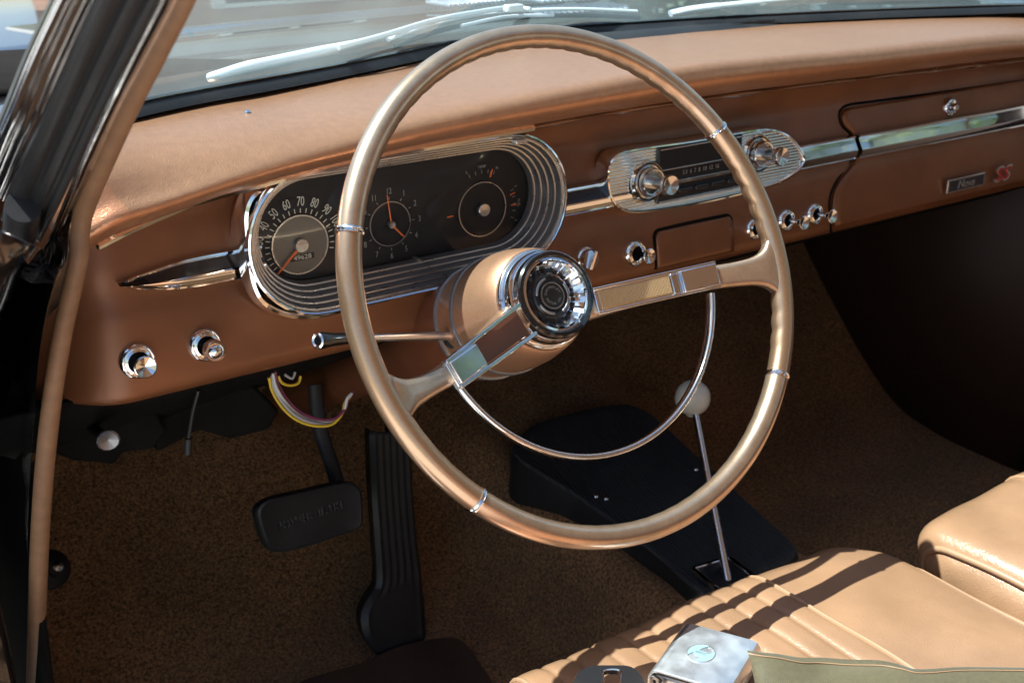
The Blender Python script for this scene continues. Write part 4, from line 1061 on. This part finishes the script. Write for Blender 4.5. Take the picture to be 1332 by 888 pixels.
MB().prism([dA+dD*0+Vector((0,0,-.66)),dA+dD*1.05+Vector((0,0,-.64)),dA+dD*1.05+Vector((0,0,.09)),dA+Vector((0,0,.12))],dN*.09).build('door_shell','gloss',dd,bevel=.01)
MB().prism([dA+dN*-.012+dD*.04+Vector((0,0,-.60)),dA+dN*-.012+dD*1.0+Vector((0,0,-.60)),dA+dN*-.012+dD*1.0+Vector((0,0,.06)),dA+dN*-.012+dD*.04+Vector((0,0,.08))],dN*.010).build('door_panel','trim',dd,bevel=.004)
# ================================================================ SURROUNDINGS (seen as reflections in hood, glass and chrome)
gr=MB().grid([[(-60,-60,-.95),(-60,80,-.95)],[(70,-60,-.95),(70,80,-.95)]]).build('ground','grass',None,smooth=False); tag(gr,kind='structure')
dv=MB().grid([[(-9,-12,-.946),(-9,9.2,-.946)],[(3.2,-12,-.946),(3.2,9.2,-.946)]]).build('driveway','conc',None,smooth=False); tag(dv,kind='structure')
ho=empty('house',(11,11,-.95),'brown brick house with white framed windows beyond the hood','house')
MB().box((11.5,12,.6),18,4,3.1).build('wall','brick',ho,smooth=False)
MB().prism([(2.2,9.6,2.15),(20.6,9.6,2.15),(20.6,14.4,2.15),(2.2,14.4,2.15)],(0,0,.12)).build('eaves','white',ho,smooth=False)
MB().add([(2.2,9.6,2.28),(20.6,9.6,2.28),(20.6,14.4,2.28),(2.2,14.4,2.28),(4.6,12,4.1),(18,12,4.1)],[(0,1,5,4),(1,2,5),(2,3,4,5),(3,0,4)]).build('roof','roofing',ho,smooth=False)
for x in (4,6.6,8.5,12,16):
    fr_=MB()
    for (a,c_,sx_,sz_) in ((0,.72,1.5,.12),(0,-.72,1.5,.12),(-.7,0,.12,1.4),(.7,0,.12,1.4),(0,0,.08,1.4)): fr_.box((x+a,9.96,.75+c_),sx_,.08,sz_)
    wn=fr_.build('window','white',ho,smooth=False); MB().box((x,9.99,.75),1.3,.02,1.35).build('pane','pane',wn,smooth=False)
leafmesh={}
def tree(x,y,h,r,label,seed):
    rnd=random.Random(seed); t=empty('tree',(x,y,-.95),label,'tree','trees around the driveway')
    b=MB().tube([Vector((x,y,-.95)),Vector((x+.1,y,-.95+h*.3)),Vector((x,y+.1,-.95+h*.75))],[.2,.15,.05],10)
    for k in range(6):
        a=k*1.1; b.tube([Vector((x+.05,y,-.95+h*(.28+.06*k))),Vector((x+r*.6*math.cos(a),y+r*.6*math.sin(a),-.95+h*(.45+.07*k)))],[.07,.02],7)
    b.build('trunk','bark',t)
    vs=[];fs=[]
    cl=[(rnd.gauss(0,r*.45),rnd.gauss(0,r*.45),h*(.62+rnd.gauss(0,.14))) for _ in range(26)]
    for i in range(2300):
        c_=rnd.choice(cl); p=Vector((x+c_[0]+rnd.gauss(0,r*.17),y+c_[1]+rnd.gauss(0,r*.17),-.95+c_[2]+rnd.gauss(0,r*.15)))
        u=Vector((rnd.gauss(0,1),rnd.gauss(0,1),rnd.gauss(0,1))).normalized(); v=u.orthogonal().normalized(); s_=.09
        n=len(vs); vs+=[p-u*s_,p+v*s_*.6,p+u*s_,p-v*s_*.6]; fs.append((n,n+1,n+2,n+3))
    me=bpy.data.meshes.new('crown'); me.from_pydata([tuple(loc(t,v)) for v in vs],[],fs)
    fin('crown',me,'leaf',t,smooth=False)
tree(6.5,-3.5,6,2.4,'leafy green tree on the lawn right of the car',1)
tree(8,1.5,5.5,2.2,'leafy green tree on the lawn near the right house corner',2)
tree(5.5,-8,6.5,2.6,'leafy green tree standing behind the car on the right',3)
tree(6.8,6.8,5,1.9,'round green tree in front of the brick house',7)
tree(-16,3,6,2.2,'leafy green tree far left across the driveway',4)
# ================================================================ CAMERA, LIGHT, WORLD
cam=bpy.data.cameras.new('camera'); co_=bpy.data.objects.new('camera',cam); C.objects.link(co_)
cam.sensor_fit='HORIZONTAL'; cam.sensor_width=36; cam.lens=FPX/1332*36; cam.clip_start=.02; cam.clip_end=400
co_.matrix_world=Matrix(((Rv.x,Uv.x,-Fv.x,CAM.x),(Rv.y,Uv.y,-Fv.y,CAM.y),(Rv.z,Uv.z,-Fv.z,CAM.z),(0,0,0,1)))
cam.dof.use_dof=True; cam.dof.focus_distance=depth(W(.0,0,.04))+.0; cam.dof.aperture_fstop=11; cam.dof.aperture_blades=7
sc.camera=co_
SUN=Vector((-.375,.283,.883)).normalized()
sl=bpy.data.lights.new('sun','SUN'); sl.energy=5.0; sl.angle=math.radians(.53); sl.color=(1,.975,.94)
so=bpy.data.objects.new('sun',sl); C.objects.link(so); so.rotation_euler=SUN.to_track_quat('Z','Y').to_euler()
w_=bpy.data.worlds.new('World'); sc.world=w_; w_.use_nodes=True; nt=w_.node_tree
bg=nt.nodes['Background']; sk=nt.nodes.new('ShaderNodeTexSky'); sk.sky_type='NISHITA'; sk.sun_disc=False
sk.sun_elevation=math.asin(SUN.z); sk.sun_rotation=math.atan2(SUN.x,SUN.y)
nt.links.new(sk.outputs[0],bg.inputs[0]); bg.inputs[1].default_value=.07
sc.view_settings.view_transform='Standard'; sc.view_settings.look='None'; sc.view_settings.exposure=1.25; sc.view_settings.gamma=1
sc.cycles.max_bounces=10; sc.cycles.transparent_max_bounces=12; sc.cycles.sample_clamp_indirect=6
sc.cycles.use_denoising=True
